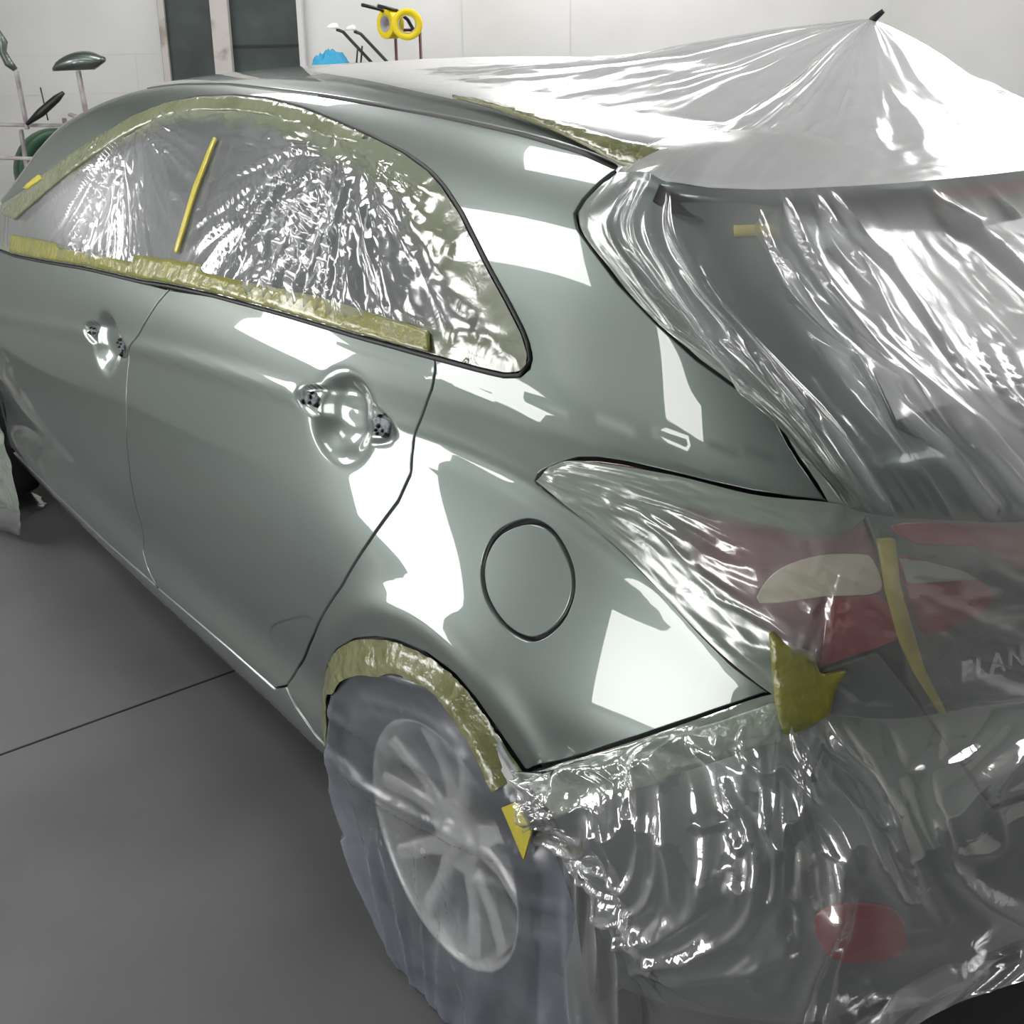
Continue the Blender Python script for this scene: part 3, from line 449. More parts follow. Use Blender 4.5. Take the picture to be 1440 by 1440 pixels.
def panel(name, outline, d, m, parent, step=.012, off=0., gap=.0022, depth=.014, holes=(), fine=(), disp=None, custom=True, edge_step=.008, Ffn=None, film=None, solid=True):
    """surface patch of the body bounded by outline (3D), projected along d; rounded, returned edges"""
    d = np.array(d, float); d /= np.linalg.norm(d); e1 = np.cross([0, 0, 1.], d); e1 /= np.linalg.norm(e1); e2 = np.cross(d, e1)
    O = np.array(outline, float); poly = np.stack([O@e1, O@e2], -1); poly = resample(poly, edge_step)
    c0 = float(np.mean(O@d))
    poly = inset(poly, gap)
    rings = [poly, inset(poly, .0016)]
    inner = rings[1]; hl = []
    for h in holes:
        H = np.array(h, float); hp = resample(np.stack([H@e1, H@e2], -1), edge_step); hp = inset(hp, -gap); hl.append((hp, inset(hp, -.0016)))
    lo, hi = inner.min(0), inner.max(0)
    gx, gy = np.meshgrid(np.arange(lo[0], hi[0], step), np.arange(lo[1], hi[1], step)); g = np.stack([gx.ravel(), gy.ravel()], -1)
    for (p3, rad, st) in fine:
        c = np.array([np.array(p3)@e1, np.array(p3)@e2])
        g = g[np.abs(g-c).max(1) > rad+step*.5]
        fx, fy = np.meshgrid(np.arange(-rad, rad+1e-6, st), np.arange(-rad, rad+1e-6, st)); g = np.vstack([g, np.stack([fx.ravel(), fy.ravel()], -1)+c])
    g = g[inpoly(g, inner)]; g = g[dist_poly(g, inner) > step*.35]
    for _, h in hl: g = g[~inpoly(g, h)]; g = g[dist_poly(g, h) > step*.35]
    V2 = [inner]+[h for _, h in hl]+[g]; edges = []; b0 = 0
    for r in V2[:-1]:
        n = len(r); edges += [(b0+i, b0+(i+1) % n) for i in range(n)]; b0 += n
    pts = np.vstack(V2)
    rv, re, rf, ov, oe, of = delaunay_2d_cdt([Vector(p) for p in pts], edges, [], 0, 1e-6)
    Q = np.array([tuple(v) for v in rv]); T = np.array([f for f in rf if len(f) == 3])
    cen = Q[T].mean(1); keep = inpoly(cen, inner)
    for _, h in hl: keep &= ~inpoly(cen, h)
    T = T[keep]
    def lift(q, o):
        st = q[:, :1]*e1+q[:, 1:2]*e2+d*(c0+.35)
        P, h = march(st, np.broadcast_to(-d, st.shape), 0, 1.6, off=off)
        return P
    P = lift(Q, off); N = grad(P)
    # orientation
    a, b, c = P[T[:, 0]], P[T[:, 1]], P[T[:, 2]]; fn = np.cross(b-a, c-a); flip = (fn*N[T[:, 0]]).sum(1) < 0
    T[flip] = T[flip][:, ::-1]
    if disp is not None: P = P+N*disp(P, Q, N)[:, None]
    V = [P]; nb = len(P); F_ = [tuple(t) for t in T]; cn = [N]
    lp = [(rings[0], rings[1], 1)]+[(a_, b_, -1) for a_, b_ in hl]
    ringfaces = []
    if solid:
        base = nb
        for out_, in_, sg in lp:
            # find matching verts of in_ in Q (nearest)
            idx = [int(np.argmin(((Q-p)**2).sum(1))) for p in in_]
            Pi = P[idx]; Ni = N[idx]
            Po = lift(out_, off); Po = np.where(np.isfinite(Po), Po, Pi); Po = Pi+np.clip(Po-Pi, -.006, .006)-Ni*.0012
            Pd = Po-Ni*depth; n = len(in_)
            V += [Po, Pd]; lat = Po-Pi; lat -= (lat*Ni).sum(1, keepdims=True)*Ni; lat /= np.maximum(np.linalg.norm(lat, axis=1, keepdims=True), 1e-9)
            cn += [(Ni+lat)/1.414, lat]
            for i in range(n):
                j = (i+1) % n
                for A, B, C_, D_ in ((idx[i], idx[j], base+j, base+i), (base+i, base+j, base+n+j, base+n+i)):
                    F_.append((A, D_, C_, B)); ringfaces.append(len(F_)-1)
            base += 2*n
    V = np.vstack(V); CN = np.vstack(cn)
    # orient ring faces outwards
    for k_ in ringfaces:
        f = F_[k_]; a, b, c = V[f[0]], V[f[1]], V[f[2]]
        if np.cross(b-a, c-a)@CN[list(f)].sum(0) < 0: F_[k_] = f[::-1]
    o = mesh(name, V, F_, m, parent, True)
    if custom and disp is None:
        o.data.normals_split_custom_set_from_vertices([tuple(n) for n in CN])
    if film is not None:
        ca = o.data.color_attributes.new('film', 'FLOAT_COLOR', 'POINT'); hz, sp = film(V, dist_poly(np.stack([V@e1, V@e2], -1), poly))
        ca.data.foreach_set('color', np.stack([hz, sp, hz*0, hz*0+1], -1).ravel().astype(np.float32))
    return o

# ---------------------------------------------------------------- the car
car = empty('hatchback_car', (-1.2, 0, FLOOR), 'grey-green five-door hatchback, freshly painted and partly wrapped in plastic film', 'car')
WC = np.array([-.017, .0, .262])          # rear wheel centre (y filled in below)
def side_pt(x, z, off=0.):
    P, h = march(np.array([[x, -1.6, z]]), np.array([[0, 1., 0]]), 0, 1.6, off=off); return P[0]
SIDE = (0, -1, .75)                        # projection direction for side panels
REAR = (1, -1.0, .45)
BACK = (1, -.25, .35)
p = PTS
belt = p['dlo'][:16]                       # belt line of the window, front to rear tip
# dark inner shell following the whole body
def shell(off, m, name, cut):
    V = []; nu, nv = 110, 72
    th = np.linspace(0, 2*np.pi, nv, endpoint=False)
    xs = np.linspace(-3.1, .35, nu)
    rows = []
    for i in range(-10, nu+10):
        if i < 0: x = xs[0]; el = -(-i)/10.*np.pi/2*.98
        elif i >= nu: x = xs[-1]; el = (i-nu+1)/10.*np.pi/2*.98
        else: x = xs[i]; el = 0
        D = np.stack([np.full(nv, math.sin(el)), np.cos(th)*math.cos(el), np.sin(th)*math.cos(el)], -1)
        O = np.tile([x, 0, .72], (nv, 1)); t = np.zeros(nv)
        lo = np.zeros(nv); hi = np.full(nv, 1.6)
        for _ in range(26):
            mid = (lo+hi)/2; f = F(O+D*mid[:, None])+off; hi = np.where(f > 0, mid, hi); lo = np.where(f > 0, lo, mid)
        rows.append(O+D*hi[:, None])
    V = np.vstack(rows); nr = len(rows); Fc = []
    for i in range(nr-1):
        for j in range(nv):
            f = (i*nv+j, i*nv+(j+1) % nv, (i+1)*nv+(j+1) % nv, (i+1)*nv+j); c = V[list(f)].mean(0)
            if cut(c): continue
            Fc.append(f)
    return mesh(name, V, Fc, m, car, True)
def wheel_cut(c):
    return (abs(c[1]) > .5 and (math.hypot(c[0]-WC[0], c[2]-WC[2]) < .385 or math.hypot(c[0]+2.95, c[2]-WC[2]) < .385))
shell(.013, M_['shell'], 'inner_shell', wheel_cut)
def right_cut(c):
    # painted outer skin where no separate panel is laid: the far side, bonnet and front wings
    return wheel_cut(c) or (c[0] > -2.52 and c[1] < .02) or (c[0] > -1.75 and abs(c[1]) < .62 and c[2] > 1.2) or c[0] > .42 or (c[1] > 0 and 1.08 < c[2] < 1.36 and -1.9 < c[0] < .2) or (-2.5 < c[0] < -1.6 and abs(c[1]) < .66 and c[2] > 1.03)
shell(0., M_['paint'], 'outer_skin', right_cut)
shell(.004, M_['glass'], 'far_window', lambda c: not ((c[1] > 0 and 1.06 < c[2] < 1.38 and -1.9 < c[0] < .22) or (-2.52 < c[0] < -1.58 and abs(c[1]) < .68 and c[2] > 1.02)))
for sx in (0., -2.933):
    lw = .15 if sx == 0 else .06
    for sy in (-1, 1):
        ln = lathe('wheel_liner', [(.378, -lw), (.378, .17), (.05, .17)] if sy > 0 else [(.378, lw), (.378, -.17), (.05, -.17)], (WC[0]+sx, sy*.70, WC[2]), (0, -1, 0) if sy > 0 else (0, -1, 0), M_['shell'], car, 48)
        bmx = bmesh.new(); bmx.from_mesh(ln.data); bmesh.ops.delete(bmx, geom=[f for f in bmx.faces if f.calc_center_median().z+FLOOR < .20], context='FACES'); bmx.to_mesh(ln.data); bmx.free()

# ---- side panels. polygons run in the x-z plane of the side, taken to the surface by the mesher
def xz(x, z): return tuple(side_pt(x, z))
gap_rear = p['reargap']; gap_b = p['bgap']; doorbot = [tuple(q) for q in p['doorbot'][:4]]
sill = [xz(-.59, .285), xz(-.80, .283), xz(-1.21, .272), xz(-1.6, .262), xz(-2.2, .262)]
rear_door = list(p['dlo'][5:11][::1])      # belt from the centre pillar to the rear gap
iB = 5
belt_mid = [tuple(q) for q in p['dlo'][5:10]]
rd_out = [tuple(gap_b[0])]+belt_mid[1:4]+[tuple(q) for q in gap_rear]+[sill[0], sill[1], tuple(gap_b[-1])]+[tuple(q) for q in gap_b[-2:0:-1]]
HD = side_pt(-.265, .93); HD1 = side_pt(-1.335, .846)
rd = panel('rear_door', cr(rd_out, 1, True) if False else rd_out, SIDE, M_['paint'], car, step=.013, fine=((HD, .17, .0035),))
fd_out = [tuple(q) for q in p['dlo'][0:5]]+[tuple(q) for q in gap_b]+[sill[2], sill[3], sill[4], xz(-2.50, .262), xz(-2.56, .35), xz(-2.60, .55), xz(-2.62, .75), xz(-2.50, .88)]
fd = panel('front_door', fd_out, SIDE, M_['paint'], car, step=.013, fine=((HD1, .17, .0045),))
# body side: quarter panel, rear pillar, roof rail and front pillar in one pressing
ditch = [(.086, -.572), (.0, -.566), (-.15, -.562), (-.4, -.560), (-.8, -.560), (-1.2, -.565), (-1.45, -.58), (-1.62, -.60), (-1.8, -.64), (-2.05, -.675), (-2.3, -.70), (-2.52, -.72)]
def top_pt(x, y):
    P, h = march(np.array([[x, y, 2.2]]), np.array([[0, 0, -1.]]), 0, 2.2); return tuple(P[0])
ditch3 = [top_pt(x, y) for x, y in ditch]
dlo_top = [tuple(q) for q in p['dlo'][:8:-1]]   # from the front tip over the top down to the belt at the rear gap
arch = [tuple(q) for q in p['arch']]
side_out = ditch3+[xz(-2.60, 1.0)]+dlo_top+[tuple(q) for q in gap_rear[1:]]+[xz(-.50, .29), xz(-.43, .262), xz(-.392, .235)][:2]+[tuple(q) for q in arch[::-1]]+[tuple(q) for q in p['bumpline'][-2::-1]]+[tuple(q) for q in p['tlbot'][-2::-1]]+[tuple(q) for q in p['tltop'][-2:0:-1]]+[tuple(q) for q in p['tggap'][::-1]]
fuel = cr(p['fuel'], 6, True)
bs = panel('quarter_panel', side_out, SIDE, M_['paint'], car, step=.011, holes=(fuel,))
fdoor = panel('fuel_door', fuel, SIDE, M_['paint'], car, step=.010, gap=.0045, off=-.0015)
sill_out = [sill[4], sill[3], sill[2], sill[1], sill[0], tuple(gap_rear[-1]), xz(-.50, .288), xz(-.43, .26), tuple(arch[-1]), tuple(np.array(arch[-1])*.5+np.array(PTS['archfb'])*.5+np.array([-.008, 0, 0])), tuple(PTS['archfb']), xz(-.42, .185), xz(-.60, .20), xz(-1.2, .203), xz(-2.2, .203), xz(-2.48, .203), xz(-2.50, .25)]
rock = panel('side_sill', sill_out, SIDE, M_['paint'], car, step=.013)
# window glass and its black trim
dlo = [tuple(q) for q in p['dlo']]
panel('side_window', dlo, SIDE, M_['glass'], car, step=.02, off=-.006, gap=.004)
dl = cr(resample(np.array(dlo), .05), 3, True)
tube('window_trim', [tuple(march(q[None]+np.array([[0, -.3, .2]]), np.array([[0, .3, -.2]]), 0, .8, off=-.0005)[0][0]) for q in resample(np.array(dlo), .03)], .0042, M_['black'], car, 6, True)
# roof skin and ditch moulding
roof_out = [top_pt(x, y+.004) for x, y in ditch[:8]]+[top_pt(-1.60, -.3), top_pt(-1.66, 0), top_pt(-1.60, .3)]+[top_pt(x, -y) for x, y in ditch[7::-1]]+[top_pt(.13, .3), top_pt(.15, 0), top_pt(.13, -.3)]
panel('roof', roof_out, (0.05, 0.01, 1), M_['paint'], car, step=.03, gap=.004)
tube('roof_moulding', [tuple(np.array(top_pt(x, y+.002))+[0, 0, -.002]) for x, y in ditch[:5]], .005, M_['black'], car, 6)
# handle recess: bare pockets where the door handles were taken off
def mounts(c, door, k):
    for dx, w_, h_ in ((-.108*k, .026*k, .013), (.100*k, .023*k, .019)):
        out_ = [side_pt(c[0]+dx+w_*math.cos(a)*(1+.15*math.sin(3*a)), c[2]+.002+h_*math.sin(a)*(1+.2*math.cos(2*a))) for a in np.linspace(0, 2*np.pi, 18, endpoint=False)]
        o = panel('handle_mount', out_, SIDE, M_['mount'], door, step=.004, off=.0012, gap=0, depth=.002, edge_step=.003, disp=lambda P, Q, N: .004*ridge(P[:, 0]*90, P[:, 2]*90, 17, 2))
        tag(o, 'rough dark handle mount with open screw holes')
        bm = bmesh.new()
        for k_ in range(8):
            a = random.random()*6.28; rr = math.sqrt(random.random()); q = side_pt(c[0]+dx+w_*1.05*rr*math.cos(a), c[2]+.002+h_*1.0*rr*math.sin(a)); n = Vector(grad(np.array(q)[None])[0])
            bmesh.ops.create_cone(bm, cap_ends=True, segments=10, radius1=.0030+.003*random.random(), radius2=.002, depth=.009, matrix=Matrix.Translation(Vector(q)+n*.003) @ n.to_track_quat('Z', 'Y').to_matrix().to_4x4())
        bm_obj('screw_hole', bm, M_['black'], o)
mounts(HD, rd, 1.); mounts(HD1, fd, .9)

# ---- rear: tailgate, lights, bumper
tg = [tuple(q) for q in p['tggap']]; tlr = [tuple(q) for q in p['tl_right']]
def rp(y, z, off=0.):
    P, h = march(np.array([[1.6, y, z]]), np.array([[-1., 0, 0]]), 0, 2., off=off); return tuple(P[0])
tail_out = tg[1:]+tlr[1:6]+[rp(-.60, .76), rp(-.52, .60), rp(0, .58), rp(.52, .60), rp(.60, .76), rp(.64, .9), rp(.66, 1.02), rp(.66, 1.1), rp(.64, 1.2), rp(.60, 1.27), rp(.55, 1.30)]+[top_pt(.12, .3), top_pt(.14, 0), top_pt(.12, -.3), top_pt(.10, -.5)]
tgp = panel('tailgate', tail_out, BACK, M_['paint'], car, step=.02)
glass_out = [rp(-.50, 1.24), rp(-.3, 1.262), rp(0, 1.27), rp(.3, 1.262), rp(.50, 1.24), rp(.56, 1.06), rp(.50, 1.02), rp(0, .985), rp(-.50, 1.02), rp(-.56, 1.06)]
panel('rear_window', glass_out, BACK, M_['glass'], tgp, step=.03, off=.004, gap=0)
# roof spoiler with the high brake light
LIP = np.array(PTS['lip'])
_lp = LIP[1:]                                             # traced half of the trailing edge, left corner to the middle
LY = np.r_[_lp[:, 1], -_lp[::-1, 1]]; LX = np.r_[_lp[:, 0], _lp[::-1, 0]]; LZ = np.r_[_lp[:, 2], _lp[::-1, 2]]
def lip(y): return float(np.interp(y, LY, LX)), float(np.interp(y, LY, LZ))
SPY = np.linspace(LY[0]-.004, LY[-1]+.004, 31)
def sp_sec(y):
    xt, zt = lip(y); x0 = .10; z0 = top_pt(x0, y)[2]
    return x0, z0, xt, zt
def sp_top(x, y):
    x0, z0, xt, zt = sp_sec(y); u = min(max((x-x0)/(xt-x0), 0), 1)
    return z0+.003+(zt-z0)*u+.014*math.sin(math.pi*u)
def spoiler():
    bm = bmesh.new(); rows = []
    for y in SPY:
        x0, z0, xt, zt = sp_sec(y)
        top = [(x0+(xt-x0)*u, y, sp_top(x0+(xt-x0)*u, y)) for u in (0, .2, .4, .6, .8, .94)]
        rows.append([bm.verts.new(v) for v in top+[(xt, y, zt-.001), (xt+.001, y, zt-.012), (xt-.03, y, zt-.040), (x0+.16, y, zt-.035), (x0, y, z0-.02)]])
    n_ = len(rows[0])
    for a, b in zip(rows[:-1], rows[1:]):
        for i in range(n_): bm.faces.new((a[i], a[(i+1) % n_], b[(i+1) % n_], b[i]))
    bm.faces.new(rows[0]); bm.faces.new(rows[-1][::-1]); bmesh.ops.recalc_face_normals(bm, faces=bm.faces)
    o = bm_obj('roof_spoiler', bm, M_['paint'], tgp, True)
    return o
spo = spoiler()
bm = bmesh.new()
rows = []
for y in np.linspace(-.30, .30, 9):
    xt, zt = lip(y)
    rows.append([bm.verts.new(v) for v in ((xt-.010, y, zt-.006), (xt+.004, y, zt-.006), (xt+.003, y, zt-.024), (xt-.014, y, zt-.030))])
for a, b in zip(rows[:-1], rows[1:]):
    for i in range(4): bm.faces.new((a[i], a[(i+1) % 4], b[(i+1) % 4], b[i]))
bm.faces.new(rows[0]); bm.faces.new(rows[-1][::-1]); bmesh.ops.recalc_face_normals(bm, faces=bm.faces)
bm_obj('brake_light', bm, M_['red'], tgp)
# antenna (lifts the film): short rod on the rear roof
A0 = np.array([-.02, 0, 1.395]); A1 = np.array(PTS['tip'])
tube('antenna', [tuple(A0), tuple(A0+(A1-A0)*.5), tuple(A1), tuple(A1+(A1-A0)*.10+[.004, .006, 0])], [.010, .0065, .0065, .004], M_['black'], car, 10)
# outer tail lamp in the body, inner lamp in the tailgate
tl_out = [tuple(q) for q in p['tltop'][:0:-1]]
tl_poly = tlr+[tuple(q) for q in p['tlbot'][-2::-1]]+[tuple(q) for q in p['tltop'][-2:0:-1]]
tlp = panel('tail_light', tl_poly, REAR, M_['darkred'], car, step=.015, gap=.003)
panel('clear_lens', cr(p['lens_clear'], 3, True), REAR, M_['clear'], tlp, step=.012, gap=0, off=.003, depth=.004)
red_poly = [p['lens_clear'][7], p['lens_clear'][6], tlr[4], tlr[5], tlr[6], tlr[7], tuple(np.array(tlr[8])*.7+np.array(tlr[7])*.3)]
panel('red_lens', red_poly, REAR, M_['red'], tlp, step=.012, gap=.004, off=.003, depth=.004)
lp2 = panel('tailgate_light', cr(p['lamp2'], 3, True), BACK, M_['red'], tgp, step=.012, gap=0, off=.003, depth=.008)
gl2 = [p['lamp2'][0], p['lamp2'][1], p['lamp2'][2], tuple(np.array(p['lamp2'][3])*.6+np.array(p['lamp2'][2])*.4), tuple(np.array(p['lamp2'][0])*.45+np.array(p['lamp2'][7])*.55)]
panel('clear_lens', gl2, BACK, M_['greylens'], lp2, step=.012, gap=0, off=.005, depth=.004)
panel('light_band', cr(p['lampred'], 2, True), BACK, M_['red'], tgp, step=.012, gap=0, off=.003, depth=.008)
# number plate recess and lettering on the tailgate
def letter_frame(q, dirv, up=(0, 0, 1)):
    n = grad(np.array(q)[None])[0]; x = np.array(dirv, float); x -= n*(x@n); x /= np.linalg.norm(x); y = np.cross(n, x)
    return n, x, y
tx = np.array(p['text'][0]); ty = np.array(p['text'][1])
cu = bpy.data.curves.new('badge_lettering', 'FONT'); cu.body = 'ELANTRA'; cu.size = .038; cu.extrude = .0015; cu.space_character = 1.25; cu.align_x = 'LEFT'
to = bpy.data.objects.new('badge_tmp', cu); col.objects.link(to); bpy.context.view_layer.update()
me = bpy.data.meshes.new_from_object(to.evaluated_get(bpy.context.evaluated_depsgraph_get())); bpy.data.objects.remove(to)
for v in me.vertices:
    s_ = v.co.x-.028; yy = tx[1]+.028+s_*.93; zz = .752+v.co.y
    q = rp(yy, zz, .002); v.co = Vector((q[0]+.002+v.co.z, yy, zz))
me.name = 'badge_lettering'; link('badge_lettering', me, M_['silver'], tgp)
# bumper
bl = [tuple(q) for q in p['bumpline'][::-1]]
bb = [tuple(q) for q in p['bump_bottom'][:7]]
bump_out = bl[:-1]+[tuple(p['tlbot'][-1])]+tlr[8:5:-1]+[rp(-.60, .755), rp(-.52, .595), rp(0, .575)]+[bb[0]]+[(q[0], q[1], q[2]) for q in bb[1:]]
bump_out += [xz(.52, .27), xz(.42, .235), xz(.335, .22), xz(.345, .30), xz(.335, .38), xz(.30, .455)]
panel('rear_bumper', bump_out, (1, -1, .35), M_['paint'], car, step=.02)
panel('rear_bumper', [(q[0], -q[1], q[2]) for q in resample(np.array([rp(-.001, .575)]+[rp(-.52, .595), rp(-.6, .755), rp(-.70, .79), xz(.50, .74), xz(.3, .58), xz(.33, .40), xz(.345, .22), xz(.5, .25), rp(-.6, .36), rp(-.3, .34), rp(-.001, .34)]), .05)], (1, 1, .35), M_['paint'], car, step=.04) if False else None
panel('bumper_reflector', cr(p['refl'], 3, True), REAR, M_['red'], car, step=.015, gap=0, off=.004, depth=.01)

# ---- wheels
def wheel(cx, cy, sgn, detail=True):
    ax = (0, sgn, 0); O = (cx, cy, WC[2]); R_ = .307
    t = lathe('wheel', [(.10, -.02), (.195, .045), (.205, .088), (.213, .098)][:0]+[(.213, .060), (.209, .090), (.225, .100), (.262, .106), (.285, .098), (.298, .082), (.306, .05), (R_, 0), (.306, -.05), (.298, -.082), (.262, -.10), (.213, -.09)], O, ax, M_['tire'], car, 72)
    lathe('rim', [(.211, .088), (.206, .090), (.200, .078), (.192, .055), (.186, .0), (.190, -.08), (.205, -.09)], O, ax, M_['rim'], t, 64)
    lathe('brake_disc', [(0.0, -.01), (.15, -.01), (.15, .0), (0.0, .0)], O, ax, M_['rimdark'], t, 40)
    bm = bmesh.new()
    lathe_bm(bm, [(.0, .070), (.028, .070), (.034, .064), (.062, .060), (.066, .045), (.066, .02), (0.0, .02)], O, ax, 32)
    for k_ in range(5):
        for s_ in (-1, 1):
            a = 2*math.pi*k_/5+.3+s_*.13; a2 = 2*math.pi*k_/5+.3+s_*.27
            p0 = Vector((math.cos(a)*.055, 0, math.sin(a)*.055)); p1 = Vector((math.cos(a2)*.192, 0, math.sin(a2)*.192)); dr = (p1-p0).normalized(); sd = Vector((-dr.z, 0, dr.x))
            vs_ = []
            for pt, w, y0, y1 in ((p0, .020, .056, .025), (p0.lerp(p1, .5), .014, .062, .03), (p1, .017, .080, .045)):
                for a_, b_ in ((w, y1), (w, y0-.006), (w*.6, y0), (-w*.6, y0), (-w, y0-.006), (-w, y1)):
                    vs_.append(bm.verts.new(Vector(O)+pt+sd*a_+Vector((0, sgn*b_, 0))))
            for r_ in range(2):
                for i in range(6):
                    j = (i+1) % 6; bm.faces.new((vs_[r_*6+i], vs_[r_*6+j], vs_[r_*6+6+j], vs_[r_*6+6+i]))
            bm.faces.new(vs_[:6]); bm.faces.new(vs_[12:][::-1])
    bmesh.ops.recalc_face_normals(bm, faces=bm.faces)
    bm_obj('spokes', bm, M_['rim'], t)
    return t
wheel(WC[0], -.765, -1); wheel(WC[0], .765, 1); wheel(-2.95, -.76, -1); wheel(-2.95, .76, 1)

# ---------------------------------------------------------------- plastic films and masking tape
def cr2(C, nu, nv):
    """upsample a control grid (cols x rows x 3) by Catmull-Rom both ways"""
    C = np.array(C, float)
    A = np.stack([cr(c, nv) for c in C])                        # cols x nv' x 3
    B = np.stack([cr(A[:, j], nu) for j in range(A.shape[1])], 1)
    return B
def gnormals(G):
    du = np.gradient(G, axis=0); dv = np.gradient(G, axis=1); n = np.cross(du, dv); n /= np.maximum(np.linalg.norm(n, axis=-1, keepdims=True), 1e-9)
    return n
def push(G, off, it=3):
    for _ in range(it):
        f = F(G); m = f < off
        if not m.any(): break
        n = grad(G[m]); G[m] = G[m]+n*(off-f[m])[:, None]*1.02
    return G
def film_obj(name, parts, m, parent=None):
    """parts: list of (grid, haze, spray)"""
    V = []; Fc = []; H = []; S_ = []; b = 0
    for G, h, s in parts:
        a, c = G.shape[:2]; V.append(G.reshape(-1, 3)); H.append(np.broadcast_to(h, (a, c)).ravel()); S_.append(np.broadcast_to(s, (a, c)).ravel())
        for i in range(a-1):
            for j in range(c-1): Fc.append((b+i*c+j, b+(i+1)*c+j, b+(i+1)*c+j+1, b+i*c+j+1))
        b += a*c
    o = mesh(name, np.vstack(V), Fc, m, parent, True)
    ca = o.data.color_attributes.new('film', 'FLOAT_COLOR', 'POINT'); H = np.concatenate(H); S_ = np.concatenate(S_)
    ca.data.foreach_set('color', np.stack([H, S_, H*0, H*0+1], -1).ravel().astype(np.float32))
    return o
def uv01(G):
    a, b = G.shape[:2]; return np.meshgrid(np.linspace(0, 1, a), np.linspace(0, 1, b), indexing='ij')
def sm(x, a, b):
    t = np.clip((x-a)/(b-a), 0, 1); return t*t*(3-2*t)
def dpts(G, poly):
    return dist_poly(G.reshape(-1, 3), np.array(poly, float), False).reshape(G.shape[:2])

# -- big sheet over roof, tailgate and lights, lifted by the antenna
TIP = np.array(PTS['tip'])+np.array([-.004, 0, .001])
curt = np.array(PTS['G']['curtain']); light = np.array(PTS['G']['light']); skirt = np.array(PTS['G']['skirt'])
ring = [np.array(top_pt(-1.0, .5)), np.array(top_pt(-1.12, 0)), np.array(top_pt(-1.12, -.25)), np.array(top_pt(-1.10, -.42))]
ring += [np.array(q) for q in PTS['film_roof']]
for k_, q in enumerate(LIP):                               # curtain hangs from the spoiler edge
    curt[k_+1][0] = q+[.008, -.004, .009]
    if k_ > 0: curt[k_+1][1] = curt[k_+1][1]*.72+.28*(curt[k_+1][0]+[.03, -.01, -.04])
ring += [c[0] for c in curt]
ring += [np.array((LX[i], LY[i], LZ[i]+.004)) for i in range(len(_lp), 2*len(_lp)-1)]+[np.array((.28, .53, 1.285)), np.array((.05, .56, 1.335)), np.array(top_pt(-.4, .55)), np.array(top_pt(-.8, .52))]
ring = cr(ring, 14)
nt = 60; t = np.linspace(0, 1, nt)
G = np.stack([TIP+(r-TIP)*t[:, None]**1.0 for r in ring])
U, Vv = uv01(G)
G[..., 2] -= .030*np.sin(np.pi*Vv)*np.clip(Vv*3, 0, 1)
lat = gnormals(G); lat *= np.sign(lat[..., 2:3]+1e-9)
rd_ = ridge(U*34, Vv*1.3, 5)
G += lat*((rd_-.3)*.007*np.sin(np.pi*np.clip(Vv*1.1, 0, 1)))[..., None]
cr_ = ridge(G[..., 0]*13, G[..., 1]*13+Vv*3, 9, 3)
G += lat*(cr_*.006*np.clip(Vv*2, 0, 1)*(1-sm(Vv, .93, 1)))[..., None]
G = push(G, .007)
ys_ = np.linspace(-.62, .62, 63); zz0 = np.array([top_pt(.10, y_)[2] for y_ in ys_])
xt_ = np.interp(G[..., 1], LY, LX); zt_ = np.interp(G[..., 1], LY, LZ); z0_ = np.interp(G[..., 1], ys_, zz0); u_ = np.clip((G[..., 0]-.10)/(xt_-.10), 0, 1)
ztop = z0_+.003+(zt_-z0_)*u_+.014*np.sin(np.pi*u_)+.006
msk = (G[..., 0] > .10) & (np.abs(G[..., 1]) < .60) & (G[..., 0] < xt_+.03)
G[..., 2] = np.where(msk, np.maximum(G[..., 2], ztop), G[..., 2])
dl_ = dpts(G, PTS['film_roof'])
haze = .80+.18*rd_; haze = haze*(.55+.45*sm(dl_, .0, .25)); spray = .75*(1-sm(dl_, .0, .03))
parts = [(G, haze, spray)]
# the sheet falling from the spoiler over the rear window
G = cr2(curt, 26, 16); U, Vv = uv01(G); n = gnormals(G); s0 = np.sign(np.mean((n*grad(G)).sum(-1))); n *= s0
w = sm(Vv, 0, .12)*(1-sm(Vv, .93, 1.))
wl = np.clip(U*12, .15, 1)
fold = ridge(U*15+.8*vnoise(U*5, Vv*3, 3), Vv*1.1, 11, 2); fold = np.maximum(fold-.35, 0)/.65
fine_ = ridge(U*46+2*vnoise(U*9, Vv*4, 7), Vv*4., 21, 2)
G = G+n*((fold**1.5*.032+fine_*.0018)*w*wl)[..., None]
G = push(G, .006)
db = dpts(G, p['tggap'])
haze = .05+.66*sm(U-.06*Vv, .38, .70)+.24*fold; haze *= .45+.55*sm(Vv, .03, .13); haze *= (1-.25*sm(Vv, .75, 1)*(1-sm(U, .3, .6))); spray = 1.0*(1-sm(db, .005, .05))
parts.append((G, haze, spray))
# over the tail lamp down to the bumper joint
G = cr2(light, 14, 18); U, Vv = uv01(G); n = gnormals(G); n *= np.sign(np.mean((n*grad(G)).sum(-1)))
w = sm(Vv, 0, .1)*(1-sm(Vv, .95, 1.)*.5)*np.clip(U*8, .1, 1)
fold = ridge(G[..., 2]*16+G[..., 1]*9+vnoise(U*4, Vv*3, 5), U*5., 31, 2); fine_ = ridge(U*30, Vv*9, 41, 2)
db0 = np.minimum(dpts(G, p['tlbot']), dpts(G, p['tltop'])); w = w*(.25+.75*sm(db0, .02, .085))
G = G+n*((np.maximum(fold-.3, 0)*.014+fine_*.004)*w)[..., None]; G = push(G, .007)
bt_ = list(p['tltop'][::-1])
db = np.minimum(dpts(G, p['tlbot'])*1.0, dpts(G, p['tltop'])*1.7); tipd = np.linalg.norm(G-np.array(p['tltop'][-1]), axis=-1)
